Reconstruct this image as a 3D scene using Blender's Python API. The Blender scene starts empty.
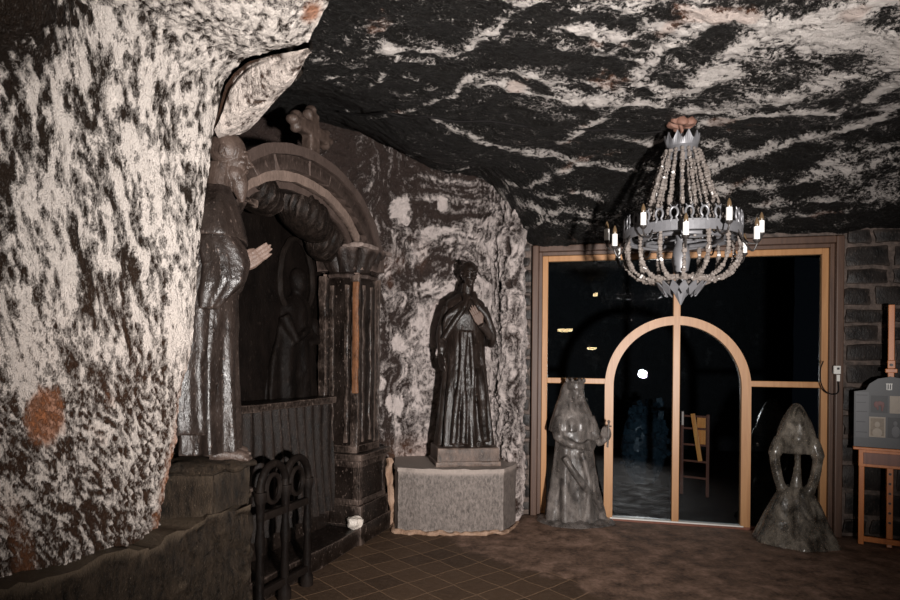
import bpy, bmesh, math, random
import numpy as np
from mathutils import Vector, Matrix
R = math.radians
random.seed(7)
rng = np.random.default_rng(7)
SC = bpy.context.scene
COL = SC.collection

# ------------------------------------------------------------------ camera, world, light, exposure
F = 600.0; ROLL = 0.010; EYE = 1.6; HOR = 360.0
cam = bpy.data.cameras.new('camera'); cam.lens = 24.0; cam.sensor_width = 36.0
cam.shift_y = 60.0/900.0; cam.clip_start = 0.05
camo = bpy.data.objects.new('camera', cam); COL.objects.link(camo)
camo.location = (0, 0, EYE); camo.rotation_euler = (math.pi/2, -ROLL, 0)
SC.camera = camo
w = bpy.data.worlds.new('world'); SC.world = w; w.use_nodes = True
w.node_tree.nodes['Background'].inputs[0].default_value = (0.5, 0.6, 0.8, 1)
w.node_tree.nodes['Background'].inputs[1].default_value = 0.004
SC.view_settings.view_transform = 'Standard'; SC.view_settings.look = 'None'
SC.view_settings.exposure = 0.0; SC.view_settings.gamma = 1.0
SC.view_settings.use_curve_mapping = False

def spot(name, loc, target, energy, size, blend, radius, color=(1, 1, 1)):
    l = bpy.data.lights.new(name, 'SPOT'); l.energy = energy; l.spot_size = R(size); l.spot_blend = blend
    l.shadow_soft_size = radius; l.color = color
    o = bpy.data.objects.new(name, l); COL.objects.link(o); o.location = loc
    d = Vector(target) - Vector(loc); o.rotation_euler = d.to_track_quat('-Z', 'Y').to_euler()
    return o
# the photographer's lamp on a stand, to the right of the camera (its mirror image shows in the glass door)
spot('flash_lamp', (1.0, -0.2, 1.36), (0.05, 5.2, 2.66), 2150, 97, 1.0, 0.075, (1.0, 0.955, 0.92))

# ------------------------------------------------------------------ small maths
def ray(px, py):
    a = px-450.0; b = HOR-py
    c, s = math.cos(ROLL), math.sin(ROLL)
    return (a*c-b*s)/F, (a*s+b*c)/F
def at(px, py, Y):
    x, z = ray(px, py)
    return Vector((x*Y, Y, EYE+z*Y))
def sstep(a, b, x):
    t = np.clip((x-a)/(b-a), 0, 1); return t*t*(3-2*t)
def _h(i, j, k, seed):
    n = (i.astype(np.int64)*374761393 + j.astype(np.int64)*668265263 + k.astype(np.int64)*2147483647 + seed*974634777) & 0xFFFFFFFF
    n = ((n ^ (n >> 13))*1274126177) & 0xFFFFFFFF
    n = ((n ^ (n >> 16))*2246822519) & 0xFFFFFFFF
    n = n ^ (n >> 15)
    return (n & 0xFFFF)/32767.5-1.0
def vnoise(P, seed=0):
    I = np.floor(P).astype(np.int64); f = P-I; f = f*f*f*(f*(f*6-15)+10)
    x, y, z = I[..., 0], I[..., 1], I[..., 2]; u, v, t = f[..., 0], f[..., 1], f[..., 2]
    def L(a, b, q): return a+(b-a)*q
    return L(L(L(_h(x, y, z, seed), _h(x+1, y, z, seed), u), L(_h(x, y+1, z, seed), _h(x+1, y+1, z, seed), u), v),
             L(L(_h(x, y, z+1, seed), _h(x+1, y, z+1, seed), u), L(_h(x, y+1, z+1, seed), _h(x+1, y+1, z+1, seed), u), v), t)
def fbm(P, sc=(1, 1, 1), oct=4, seed=0, gain=0.5):
    Q = np.asarray(P)*np.asarray(sc); a = 1.0; s = 0; tot = 0
    for o in range(oct):
        s = s+a*vnoise(Q+17.3*o, seed+o); tot += a; a *= gain; Q = Q*2.03
    return s/tot
def ridged(P, sc, oct=3, seed=0):
    Q = np.asarray(P)*np.asarray(sc); a = 1.0; s = 0; tot = 0
    for o in range(oct):
        s = s+a*(1-np.abs(vnoise(Q+9.1*o, seed+o))*2); tot += a; a *= 0.5; Q = Q*2.1
    return s/tot

# ------------------------------------------------------------------ objects
def link(name, me, mat=None, parent=None):
    o = bpy.data.objects.new(name, me); COL.objects.link(o)
    if mat is not None: me.materials.append(mat)
    if parent is not None: o.parent = parent
    return o
def tag(o, label, cat=None, group=None):
    o['label'] = label
    if cat: o['category'] = cat
    if group: o['group'] = group
    return o
def struct(o):
    o['kind'] = 'structure'; return o
def thing(name, label, cat, loc=(0, 0, 0), rz=0, group=None):
    o = bpy.data.objects.new(name, None); COL.objects.link(o); o.empty_display_size = 0.1
    o.location = loc; o.rotation_euler = (0, 0, rz)
    return tag(o, label, cat, group)
def bm_obj(name, bm, mat, parent=None, smooth=False):
    bmesh.ops.recalc_face_normals(bm, faces=bm.faces[:])
    me = bpy.data.meshes.new(name); bm.to_mesh(me); bm.free()
    if smooth:
        me.polygons.foreach_set('use_smooth', [True]*len(me.polygons)); me.set_sharp_from_angle(angle=R(38))
    return link(name, me, mat, parent)
def grids_obj(name, grids, mat, attrs=None, parent=None):
    """grids: list of (nu,nv,3) arrays joined into one mesh; attrs: dict name -> list of (nu,nv)"""
    V = []; Fc = []; off = 0
    for g in grids:
        nu, nv = g.shape[:2]; V.append(g.reshape(-1, 3))
        i = np.arange(nu*nv).reshape(nu, nv)+off
        Fc.append(np.stack([i[:-1, :-1], i[1:, :-1], i[1:, 1:], i[:-1, 1:]], -1).reshape(-1, 4)); off += nu*nv
    V = np.concatenate(V); Fc = np.concatenate(Fc)
    me = bpy.data.meshes.new(name)
    me.vertices.add(len(V)); me.vertices.foreach_set('co', V.astype(np.float32).ravel())
    me.loops.add(len(Fc)*4); me.loops.foreach_set('vertex_index', Fc.astype(np.int32).ravel())
    me.polygons.add(len(Fc)); me.polygons.foreach_set('loop_start', np.arange(0, len(Fc)*4, 4, dtype=np.int32))
    me.polygons.foreach_set('loop_total', np.full(len(Fc), 4, dtype=np.int32))
    me.update(calc_edges=True); me.validate()
    me.polygons.foreach_set('use_smooth', [True]*len(me.polygons))
    for k, lst in (attrs or {}).items():
        a = me.attributes.new(k, 'FLOAT', 'POINT')
        a.data.foreach_set('value', np.concatenate([x.ravel() for x in lst]).astype(np.float32))
    return link(name, me, mat, parent)
def gnorm(G):
    du = np.gradient(G, axis=0); dv = np.gradient(G, axis=1)
    n = np.cross(du, dv); return n/np.maximum(np.linalg.norm(n, axis=-1, keepdims=True), 1e-9)

def box(bm, c, s, rot=None, bev=0.0):
    m = Matrix.Translation(Vector(c)) @ (rot.to_4x4() if rot is not None else Matrix.Identity(4)) @ Matrix.Diagonal((s[0], s[1], s[2], 1))
    r = bmesh.ops.create_cube(bm, size=1.0, matrix=m)
    if bev > 0:
        es = list({e for v in r['verts'] for e in v.link_edges})
        bmesh.ops.bevel(bm, geom=es, offset=bev, segments=2, affect='EDGES', profile=0.5)
def rot_z(a): return Matrix.Rotation(a, 3, 'Z')
def tube(bm, pts, rad, n=12, flat=None):
    """closed tube through pts; rad a number or list; flat = (axis, factor) squashes rings along an axis"""
    pts = [Vector(p) for p in pts]
    if not isinstance(rad, (list, tuple)): rad = [rad]*len(pts)
    rings = []; ref = None
    for i, p in enumerate(pts):
        t = (pts[min(i+1, len(pts)-1)]-pts[max(i-1, 0)]).normalized()
        if ref is None:
            ref = Vector((0, 0, 1)) if abs(t.z) < 0.9 else Vector((1, 0, 0))
        a = (ref-t*ref.dot(t)).normalized(); b = t.cross(a); ref = a
        ring = []
        for k in range(n):
            q = 2*math.pi*k/n; d = a*math.cos(q)+b*math.sin(q)
            if flat is not None:
                ax = Vector(flat[0]); d = d-ax*d.dot(ax)*(1-flat[1])
            ring.append(bm.verts.new(p+d*rad[i]))
        rings.append(ring)
    for r0, r1 in zip(rings, rings[1:]):
        for k in range(n): bm.faces.new((r0[k], r0[(k+1) % n], r1[(k+1) % n], r1[k]))
    bm.faces.new(rings[0][::-1]); bm.faces.new(rings[-1])
def smooth_pts(pts, m=6):
    pts = [Vector(p) for p in pts]; out = []
    for i in range(len(pts)-1):
        p0 = pts[max(i-1, 0)]; p1 = pts[i]; p2 = pts[i+1]; p3 = pts[min(i+2, len(pts)-1)]
        for k in range(m):
            t = k/m
            out.append(0.5*((2*p1)+(p2-p0)*t+(2*p0-5*p1+4*p2-p3)*t*t+(3*p1-p0-3*p2+p3)*t**3))
    out.append(pts[-1]); return out
def ell(bm, c, r, rot=None, seg=20, sub=None):
    m = Matrix.Translation(Vector(c)) @ (rot.to_4x4() if rot is not None else Matrix.Identity(4)) @ Matrix.Diagonal((r[0], r[1], r[2], 1))
    if sub is not None: bmesh.ops.create_icosphere(bm, subdivisions=sub, radius=1, matrix=m)
    else: bmesh.ops.create_uvsphere(bm, u_segments=seg, v_segments=max(6, seg//2), radius=1, matrix=m)
def lathe(bm, prof, c=(0, 0, 0), n=32):
    c = Vector(c); rings = []
    for r, z in prof:
        rings.append([bm.verts.new(c+Vector((r*math.cos(2*math.pi*k/n), r*math.sin(2*math.pi*k/n), z))) for k in range(n)])
    for a, b in zip(rings, rings[1:]):
        for k in range(n): bm.faces.new((a[k], a[(k+1) % n], b[(k+1) % n], b[k]))
    bm.faces.new(rings[0][::-1]); bm.faces.new(rings[-1])
def prism(bm, poly, z0, z1, fn=lambda x, y, z: (x, y, z)):
    """poly of (x,y) extruded from z0 to z1 through fn"""
    a = [bm.verts.new(fn(x, y, z0)) for x, y in poly]; b = [bm.verts.new(fn(x, y, z1)) for x, y in poly]
    n = len(poly); bm.faces.new(a[::-1]); bm.faces.new(b)
    for k in range(n): bm.faces.new((a[k], a[(k+1) % n], b[(k+1) % n], b[k]))
def loft(bm, secs, n=96, m=60, folds=None):
    """secs: (z, cx, cy, rx, ry); folds(theta, z) -> radial factor offset in metres"""
    S = np.array(secs, float); zs = np.linspace(S[0, 0], S[-1, 0], m)
    sec = np.stack([np.interp(zs, S[:, 0], S[:, k]) for k in range(1, 5)], -1)
    for _ in range(2):
        sec[1:-1] = 0.25*sec[:-2]+0.5*sec[1:-1]+0.25*sec[2:]
    th = np.linspace(0, 2*math.pi, n, endpoint=False); rings = []
    for z, (cx, cy, rx, ry) in zip(zs, sec):
        d = folds(th, z) if folds else np.zeros(n)
        ring = []
        for k in range(n):
            ring.append(bm.verts.new((cx+(rx+d[k])*math.cos(th[k]), cy+(ry+d[k])*math.sin(th[k]), z)))
        rings.append(ring)
    for a, b in zip(rings, rings[1:]):
        for k in range(n): bm.faces.new((a[k], a[(k+1) % n], b[(k+1) % n], b[k]))
    bm.faces.new(rings[0][::-1]); bm.faces.new(rings[-1])
def fuse(name, bm, mat, parent, voxel=0.008, it=2, disp=0.0, seed=3):
    """several closed shapes grown together into one continuous carved surface"""
    bmesh.ops.recalc_face_normals(bm, faces=bm.faces[:])
    me = bpy.data.meshes.new('raw'); bm.to_mesh(me); bm.free()
    o = bpy.data.objects.new('raw', me); COL.objects.link(o)
    md = o.modifiers.new('r', 'REMESH'); md.mode = 'VOXEL'; md.voxel_size = voxel; md.adaptivity = 0
    ms = o.modifiers.new('s', 'SMOOTH'); ms.factor = 0.5; ms.iterations = it
    dg = bpy.context.evaluated_depsgraph_get(); dg.update()
    m2 = bpy.data.meshes.new_from_object(o.evaluated_get(dg)); m2.name = name
    bpy.data.objects.remove(o); bpy.data.meshes.remove(me)
    if disp > 0:
        n = len(m2.vertices); co = np.empty(n*3, np.float32); no = np.empty(n*3, np.float32)
        m2.vertices.foreach_get('co', co); m2.vertices.foreach_get('normal', no)
        P = co.reshape(-1, 3); N = no.reshape(-1, 3)
        P = P+N*(disp*fbm(P, (14, 14, 9), 3, seed))[:, None]
        m2.vertices.foreach_set('co', P.astype(np.float32).ravel()); m2.update()
    m2.materials.clear()
    m2.polygons.foreach_set('use_smooth', [True]*len(m2.polygons))
    return link(name, m2, mat, parent)

# ------------------------------------------------------------------ materials
class NT:
    def __init__(s, name):
        s.m = bpy.data.materials.new(name); s.m.use_nodes = True; s.t = s.m.node_tree
        s.b = s.t.nodes['Principled BSDF']; s.out = s.t.nodes['Material Output']
    def n(s, typ, **kw):
        x = s.t.nodes.new(typ)
        for k, v in kw.items(): setattr(x, k, v)
        return x
    def l(s, a, b): s.t.links.new(a, b)
    def coord(s, scale=(1, 1, 1), rot=(0, 0, 0)):
        c = s.n('ShaderNodeTexCoord'); mp = s.n('ShaderNodeMapping')
        mp.inputs['Scale'].default_value = scale; mp.inputs['Rotation'].default_value = rot
        s.l(c.outputs['Object'], mp.inputs[0]); return mp.outputs[0]
    def noise(s, co, sc, det=4, rough=0.55, dist=0.0):
        x = s.n('ShaderNodeTexNoise'); x.inputs['Scale'].default_value = sc; x.inputs['Detail'].default_value = det
        x.inputs['Roughness'].default_value = rough; x.inputs['Distortion'].default_value = dist
        if co is not None: s.l(co, x.inputs['Vector'])
        return x.outputs['Fac']
    def ramp(s, fac, stops):
        r = s.n('ShaderNodeValToRGB'); e = r.color_ramp.elements
        while len(e) < len(stops): e.new(0.5)
        for q, (p, c) in zip(e, stops): q.position = p; q.color = (*c, 1) if len(c) == 3 else c
        s.l(fac, r.inputs[0]); return r.outputs[0]
    def math(s, op, a, b=None, clamp=False):
        x = s.n('ShaderNodeMath', operation=op, use_clamp=clamp)
        for i, v in enumerate((a, b)):
            if v is None: continue
            if isinstance(v, (int, float)): x.inputs[i].default_value = v
            else: s.l(v, x.inputs[i])
        return x.outputs[0]
    def mix(s, fac, a, b):
        x = s.n('ShaderNodeMix', data_type='RGBA')
        for i, v in ((0, fac), (6, a), (7, b)):
            if isinstance(v, (int, float)): x.inputs[i].default_value = v
            elif isinstance(v, tuple): x.inputs[i].default_value = (*v, 1)
            else: s.l(v, x.inputs[i])
        return x.outputs[2]
    def attr(s, name):
        x = s.n('ShaderNodeAttribute'); x.attribute_name = name; return x.outputs['Fac']
    def bump(s, h, strength=0.5, dist=0.02):
        x = s.n('ShaderNodeBump'); x.inputs['Strength'].default_value = strength; x.inputs['Distance'].default_value = dist
        s.l(h, x.inputs['Height']); s.l(x.outputs[0], s.b.inputs['Normal'])
    def set(s, **kw):
        for k, v in kw.items():
            k = k.replace('_', ' ')
            if isinstance(v, tuple): s.b.inputs[k].default_value = (*v, 1) if len(v) == 3 else v
            elif isinstance(v, (int, float)): s.b.inputs[k].default_value = v
            else: s.l(v, s.b.inputs[k])
        return s

def rock_mat(name, dark, white, grain=30, contrast=0.22, rust=(0.33, 0.13, 0.06), wspread=0.35, stretch=(1, 1, 1)):
    t = NT(name); co = t.coord(stretch)
    salt = t.attr('salt'); n1 = t.noise(co, grain, 5, 0.65); n2 = t.noise(co, grain*4, 3, 0.6)
    nn = t.math('ADD', t.math('MULTIPLY', t.math('SUBTRACT', n1, 0.5), wspread*2.4), t.math('MULTIPLY', t.math('SUBTRACT', n2, 0.5), wspread*1.2))
    f = t.math('ADD', salt, nn)
    fac = t.ramp(f, [(0.5-contrast, (0, 0, 0)), (0.5+contrast, (1, 1, 1))])
    dk = t.mix(t.noise(co, 9, 3), dark, tuple(min(1, c*2.4) for c in dark))
    n3 = t.noise(co, grain*2.2, 4, 0.7)
    dk = t.mix(t.ramp(n3, [(0.56, (0, 0, 0)), (0.72, (0.6, 0.6, 0.6))]), dk, tuple(0.22*c+0.012 for c in white))
    wv = t.mix(t.noise(co, 14, 4), white, tuple(c*0.72 for c in white))
    c = t.mix(fac, dk, wv)
    c = t.mix(t.attr('rust'), c, t.mix(n1, tuple(x*0.7 for x in rust), tuple(min(1, x*1.5) for x in rust)))
    t.set(Base_Color=c, Roughness=t.mix(fac, (0.42, 0.42, 0.42), (0.75, 0.75, 0.75)))
    t.b.inputs['Specular IOR Level'].default_value = 0.14
    h = t.math('ADD', t.math('MULTIPLY', n1, 1.0), t.math('ADD', t.math('MULTIPLY', n2, 0.45), t.math('MULTIPLY', fac, 0.5)))
    t.bump(h, 1.0, 0.03); return t.m
def carved_mat(name, a, b, rough=0.38, sc=12, pale=(0.16, 0.12, 0.10), edge=0.35, spec=0.36, speck=0.5, bump=0.4, stretch=0.5):
    t = NT(name); co = t.coord((1, 1, stretch)); n1 = t.noise(co, sc, 5, 0.65, 0.4); n2 = t.noise(co, sc*7, 3, 0.6)
    c = t.ramp(n1, [(0.3, a), (0.7, b)])
    g = t.n('ShaderNodeNewGeometry')
    e = t.ramp(t.math('ADD', g.outputs['Pointiness'], t.math('MULTIPLY', t.math('SUBTRACT', n2, 0.5), 0.05)), [(0.53, (0, 0, 0)), (0.60, (1, 1, 1))])
    c = t.mix(t.math('MULTIPLY', e, edge), c, pale)
    sp = t.ramp(n2, [(0.62, (0, 0, 0)), (0.72, (1, 1, 1))])
    c = t.mix(t.math('MULTIPLY', sp, speck), c, pale)
    t.set(Base_Color=c, Roughness=t.ramp(n1, [(0.25, (rough-0.1,)*3), (0.75, (rough+0.15,)*3)]))
    t.b.inputs['Specular IOR Level'].default_value = spec
    t.bump(t.math('ADD', n2, n1), bump, 0.012); return t.m
def wood_mat(name, a, b, rough=0.5, axis=2):
    t = NT(name); s = [28, 28, 28]; s[axis] = 2.2
    co = t.coord(tuple(s)); n = t.noise(co, 1.0, 4, 0.6, 0.6)
    t.set(Base_Color=t.ramp(n, [(0.3, a), (0.7, b)]), Roughness=rough); t.bump(n, 0.15, 0.004); return t.m
def plain_mat(name, c, rough=0.5, metal=0.0, var=0.25, sc=40, bump=0.1):
    t = NT(name); n = t.noise(t.coord(), sc, 4)
    t.set(Base_Color=t.mix(n, tuple(x*(1-var) for x in c), tuple(min(1, x*(1+var)) for x in c)), Roughness=rough, Metallic=metal)
    if bump: t.bump(n, bump, 0.004)
    return t.m
def emit_mat(name, c, s):
    t = NT(name); t.set(Base_Color=c, Emission_Color=c, Emission_Strength=s); return t.m
def glass_mat(name):
    t = NT(name); t.t.nodes.remove(t.b)
    fr = t.n('ShaderNodeFresnel'); fr.inputs[0].default_value = 1.5
    tr = t.n('ShaderNodeBsdfTransparent'); tr.inputs[0].default_value = (0.80, 0.86, 0.90, 1)
    gl = t.n('ShaderNodeBsdfGlossy'); gl.inputs['Roughness'].default_value = 0.0
    mx = t.n('ShaderNodeMixShader'); t.l(fr.outputs[0], mx.inputs[0]); t.l(tr.outputs[0], mx.inputs[1]); t.l(gl.outputs[0], mx.inputs[2])
    t.l(mx.outputs[0], t.out.inputs[0]); return t.m
def salt_glass_mat(name, c, tr=0.45, rough=0.3):
    t = NT(name); co = t.coord((1, 1, 0.5)); n = t.noise(co, 11, 5, 0.6, 0.6); n2 = t.noise(co, 70, 3)
    t.set(Base_Color=t.ramp(n, [(0.35, tuple(x*0.62 for x in c)), (0.68, c)]), Roughness=t.ramp(n2, [(0.3, (rough-0.1,)*3), (0.7, (rough+0.2,)*3)]),
          Transmission_Weight=t.ramp(n, [(0.35, (min(1, tr*1.5),)*3), (0.7, (tr*0.5,)*3)]), IOR=1.3)
    t.bump(t.math('ADD', n, n2), 0.2, 0.007); return t.m

M = {}
M['wall'] = rock_mat('salt_crusted_rock', (0.013, 0.0085, 0.006), (0.76, 0.68, 0.62), 46, 0.15, wspread=0.36, stretch=(1, 1, 0.55))
M['ceil'] = rock_mat('veined_rock', (0.0045, 0.004, 0.0036), (0.66, 0.60, 0.56), 50, 0.12, wspread=0.70)
M['back'] = rock_mat('mottled_rock', (0.026, 0.018, 0.0155), (0.82, 0.71, 0.67), 44, 0.20, wspread=0.48, stretch=(1, 1, 0.7))
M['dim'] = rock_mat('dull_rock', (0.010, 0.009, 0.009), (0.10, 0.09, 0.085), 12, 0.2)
M['statue'] = carved_mat('dark_carved_salt', (0.0060, 0.0040, 0.0030), (0.0250, 0.0160, 0.0125), 0.34, 10, (0.17, 0.12, 0.10), 0.5)
M['friar'] = carved_mat('brown_carved_salt', (0.0078, 0.0054, 0.0045), (0.0288, 0.0198, 0.0162), 0.34, 10, (0.18, 0.135, 0.115), 0.6)
M['face'] = carved_mat('brown_face_salt', (0.030, 0.020, 0.016), (0.080, 0.054, 0.043), 0.42, 14, (0.20, 0.15, 0.125), 0.6)
M['skin'] = carved_mat('pale_carved_salt', (0.085, 0.054, 0.042), (0.17, 0.115, 0.092), 0.5, 14, (0.3, 0.22, 0.18), 0.4)
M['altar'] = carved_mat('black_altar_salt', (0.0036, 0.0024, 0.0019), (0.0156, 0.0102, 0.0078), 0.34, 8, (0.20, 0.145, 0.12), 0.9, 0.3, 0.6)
M['altar_pale'] = carved_mat('grey_altar_salt', (0.0055, 0.0037, 0.0030), (0.0225, 0.0150, 0.0120), 0.42, 9, (0.13, 0.092, 0.078), 0.5, 0.3, 0.3)
M['alcove'] = carved_mat('shaded_black_salt', (0.0021, 0.0015, 0.0013), (0.0070, 0.0045, 0.0035), 0.6, 6, (0.035, 0.025, 0.02), 0.25, 0.08, 0.25)  # black salt, darkened further to paint in the shadow on the rail
M['alcove_grain'] = carved_mat('streaked_dark_salt', (0.0032, 0.0024, 0.0020), (0.0160, 0.0104, 0.0080), 0.5, 22, (0.14, 0.105, 0.09), 0.6, 0.14)
M['dusty'] = carved_mat('dusty_salt', (0.05, 0.034, 0.028), (0.26, 0.20, 0.175), 0.6, 24, (0.4, 0.32, 0.28), 0.6)
M['streak'] = carved_mat('dark_rust', (0.05, 0.02, 0.009), (0.20, 0.08, 0.032), 0.5, 20, (0.3, 0.16, 0.09), 0.3)
M['bench'] = carved_mat('rough_salt_block', (0.0026, 0.0020, 0.0014), (0.0358, 0.0240, 0.0156), 0.5, 34, (0.13, 0.095, 0.065), 0.5, 0.15, 0.7, 1.0, 0.3)
M['round'] = carved_mat('grey_hewn_salt', (0.050, 0.040, 0.034), (0.235, 0.195, 0.175), 0.5, 50, (0.40, 0.33, 0.29), 0.6)
M['brown_block'] = carved_mat('mottled_brown_salt', (0.022, 0.015, 0.012), (0.15, 0.105, 0.085), 0.5, 14, (0.30, 0.22, 0.18), 0.8)
M['warm_glow_crust'] = carved_mat('warm_glow_crust', (0.13, 0.07, 0.04), (0.36, 0.22, 0.145), 0.6, 24, (0.45, 0.32, 0.24), 0.5)  # warm glow around the pedestal painted in as orange colour
M['white_salt'] = carved_mat('white_salt', (0.4, 0.35, 0.3), (0.7, 0.62, 0.55), 0.5, 20, (0.75, 0.7, 0.65), 0.5)
M['wood_gold'] = wood_mat('golden_timber', (0.34, 0.155, 0.055), (0.44, 0.225, 0.092), 0.42)
M['wood_brown'] = wood_mat('brown_timber', (0.058, 0.030, 0.020), (0.105, 0.056, 0.036), 0.45)
M['wood_orange'] = wood_mat('orange_timber', (0.45, 0.125, 0.022), (0.62, 0.20, 0.04), 0.42)
M['wood_dark'] = wood_mat('red_brown_timber', (0.13, 0.036, 0.018), (0.20, 0.062, 0.03), 0.45)
M['bright_orange'] = wood_mat('bright_orange_timber', (0.75, 0.24, 0.05), (0.9, 0.38, 0.09), 0.4)
M['glass'] = glass_mat('clear_glass')
M['silver'] = plain_mat('dull_silver', (0.17, 0.168, 0.178), 0.45, 0.35, 0.2, 30)
M['crystal'] = plain_mat('salt_crystal', (0.17, 0.145, 0.13), 0.3, 0.0, 0.5, 60, 0.2)
M['candle'] = plain_mat('white_plastic', (0.80, 0.78, 0.75), 0.4, 0, 0.05)
M['amber'] = plain_mat('amber_glass', (0.10, 0.065, 0.035), 0.25, 0, 0.2)
M['iron'] = plain_mat('dark_iron', (0.035, 0.03, 0.028), 0.45, 0.4)
M['rusty'] = plain_mat('rusty_metal', (0.17, 0.085, 0.06), 0.7, 0.1, 0.6, 50, 0.5)
M['black'] = plain_mat('black_cable', (0.008, 0.007, 0.007), 0.85)
M['black'].node_tree.nodes['Principled BSDF'].inputs['Specular IOR Level'].default_value = 0.1
M['queen'] = salt_glass_mat('cloudy_salt', (0.27, 0.235, 0.215), 0.55, 0.30)
M['veiled'] = salt_glass_mat('clear_grey_salt', (0.26, 0.225, 0.185), 0.60, 0.22)
M['board'] = plain_mat('grey_board', (0.062, 0.063, 0.068), 0.5, 0, 0.08)
M['board_pale'] = plain_mat('pale_grey_print', (0.10, 0.10, 0.108), 0.5, 0, 0.05)
M['ink'] = plain_mat('dark_print', (0.02, 0.02, 0.024), 0.5, 0, 0.3)
M['beige'] = plain_mat('beige_print', (0.34, 0.28, 0.22), 0.5, 0, 0.1)
M['sepia'] = plain_mat('sepia_print', (0.20, 0.15, 0.10), 0.5, 0, 0.5, 90)
M['redprint'] = plain_mat('dull_red_print', (0.14, 0.035, 0.03), 0.5, 0, 0.4, 90)
M['white_paint'] = plain_mat('white_paint', (0.72, 0.70, 0.66), 0.4, 0, 0.05)
M['lamp_glow'] = emit_mat('warm_lamp_glow', (1.0, 0.70, 0.36), 18.0)
M['lamp_shade'] = plain_mat('enamel_shade', (0.08, 0.08, 0.08), 0.4)
M['boulder'] = plain_mat('blue_grey_crystal', (0.016, 0.026, 0.034), 0.12, 0, 0.8, 30, 0.3)

# ================================================================== THE SETTING
GO = Vector((0, 6.485, 0)); GD = Vector((0.9737, -0.2278, 0)); GN = Vector((-0.2278, -0.9737, 0))   # plane of the glazed end wall
def gp(wv, z, off=0.0): return GO+GD*wv+GN*off+Vector((0, 0, z))
def W(px, off=0.0):
    k = (px-450.0)/F; o = GO+GN*off
    # (o + wd) with x = k*y
    return (k*o.y-o.x)/(GD.x-k*GD.y)
def gbox(bm, w0, w1, z0, z1, o0, o1, bev=0.0):
    c = gp((w0+w1)/2, (z0+z1)/2, (o0+o1)/2)
    box(bm, c, (w1-w0, abs(o1-o0), z1-z0), rot_z(math.atan2(GD.y, GD.x)), bev)

def ceil_z(X, Y):
    z = 3.30+0.40*sstep(0.1, -1.3, X)*sstep(3.4, 5.0, Y)
    d = 6.315-(0.2278*X+0.9737*Y)                       # distance in front of the glazed wall
    z = z-0.45*sstep(1.5, 0.05, d)*sstep(0.25, 1.0, X)
    z = z-0.10*sstep(0.9, 0.0, d)*sstep(0.3, 0.9, X)*sstep(2.2, 0.9, X)
    z = z+0.24*sstep(4.9, 6.2, Y)*sstep(0.75, 0.2, X)
    return z

# ---- ceiling
def ceil_point(px, py):
    x, z = ray(px, py); lo, hi = 0.6, 8.0
    for _ in range(40):
        mid = (lo+hi)/2
        if EYE+z*mid < float(ceil_z(np.float64(x*mid), np.float64(mid))): lo = mid
        else: hi = mid
    return x*lo, lo
VEINS = [  # (half width in metres, strength, polyline as seen in the photograph, set down on the rock)
 (.035, .9, [(530, 0), (512, 14), (490, 32), (466, 46), (450, 53), (420, 49), (390, 46)]),
 (.035, .9, [(468, 77), (491, 74), (514, 69), (545, 77), (580, 80), (618, 83), (650, 82)]),
 (.050, 1., [(488, 79), (508, 84), (530, 91), (568, 97), (618, 100), (640, 101)]),
 (.040, 1., [(618, 100), (608, 110), (595, 119), (575, 131), (557, 140)]),
 (.040, .95, [(440, 122), (453, 128), (491, 142), (530, 153), (575, 160), (618, 167), (653, 169)]),
 (.018, .9, [(345, 112), (368, 120), (392, 116), (420, 107), (434, 98), (453, 94), (458, 82), (465, 77)]),
 (.012, .8, [(308, 78), (330, 77), (342, 75)]), (.012, .8, [(369, 86), (385, 70), (403, 54)]),
 (.012, .7, [(400, 72), (420, 78), (434, 85), (405, 92)]), (.014, .8, [(395, 171), (430, 170), (466, 168)]),
 (.075, 1., [(560, 90), (580, 95), (637, 101), (687, 88), (712, 72), (735, 50), (764, 32), (810, 18), (886, 2)]),
 (.050, .9, [(560, 28), (580, 31), (626, 36), (660, 26), (690, 19), (741, 18), (790, 20)]),
 (.060, .9, [(637, 78), (648, 62), (660, 48), (690, 30), (706, 22)]),
 (.045, 1., [(690, 131), (720, 124), (752, 115), (800, 109), (835, 110), (866, 100), (900, 78)]),
 (.060, 1., [(706, 168), (752, 153), (785, 143), (817, 134), (864, 126), (900, 104)]),
 (.050, .95, [(720, 188), (760, 186), (810, 180), (826, 164), (860, 153), (900, 144)]),
 (.110, .9, [(740, 62), (764, 46), (800, 42), (848, 38), (900, 34)]),
 (.080, .85, [(690, 110), (740, 104), (800, 88), (850, 72), (900, 52)]),
 (.070, .8, [(830, 170), (870, 160), (900, 158)]), (.10, .75, [(850, 190), (900, 182)]),
 (.040, .85, [(580, 80), (610, 84), (634, 82), (660, 86)]), (.035, .8, [(626, 140), (650, 144), (664, 139)]),
 (.05, .8, [(700, 144), (712, 148), (722, 150)]),
 (.030, .9, [(490, 206), (496, 192), (512, 183), (545, 176), (568, 168)]), (.035, .9, [(508, 215), (520, 200), (560, 206), (618, 213)]),
 (.02, .8, [(524, 226), (545, 214), (600, 218)]), (.04, .7, [(730, 206), (790, 200), (850, 200), (900, 196)]),
 (.05, .7, [(740, 222), (800, 214), (860, 208)]), (.03, .8, [(530, 192), (575, 190), (620, 196)]),
 (.04, .7, [(380, 8), (384, 12)]), (.06, .7, [(585, 5), (610, 8), (640, 4)]), (.05, .6, [(560, 45), (600, 52), (640, 62)]),
]
gx = np.linspace(-2.7, 5.3, 640); gy = np.concatenate([np.linspace(-1.4, 2.2, 60, endpoint=False), np.linspace(2.2, 7.0, 480)])
X, Y = np.meshgrid(gx, gy, indexing='ij')
Z = ceil_z(X, Y)
P = np.stack([X, Y, Z], -1)
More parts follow.
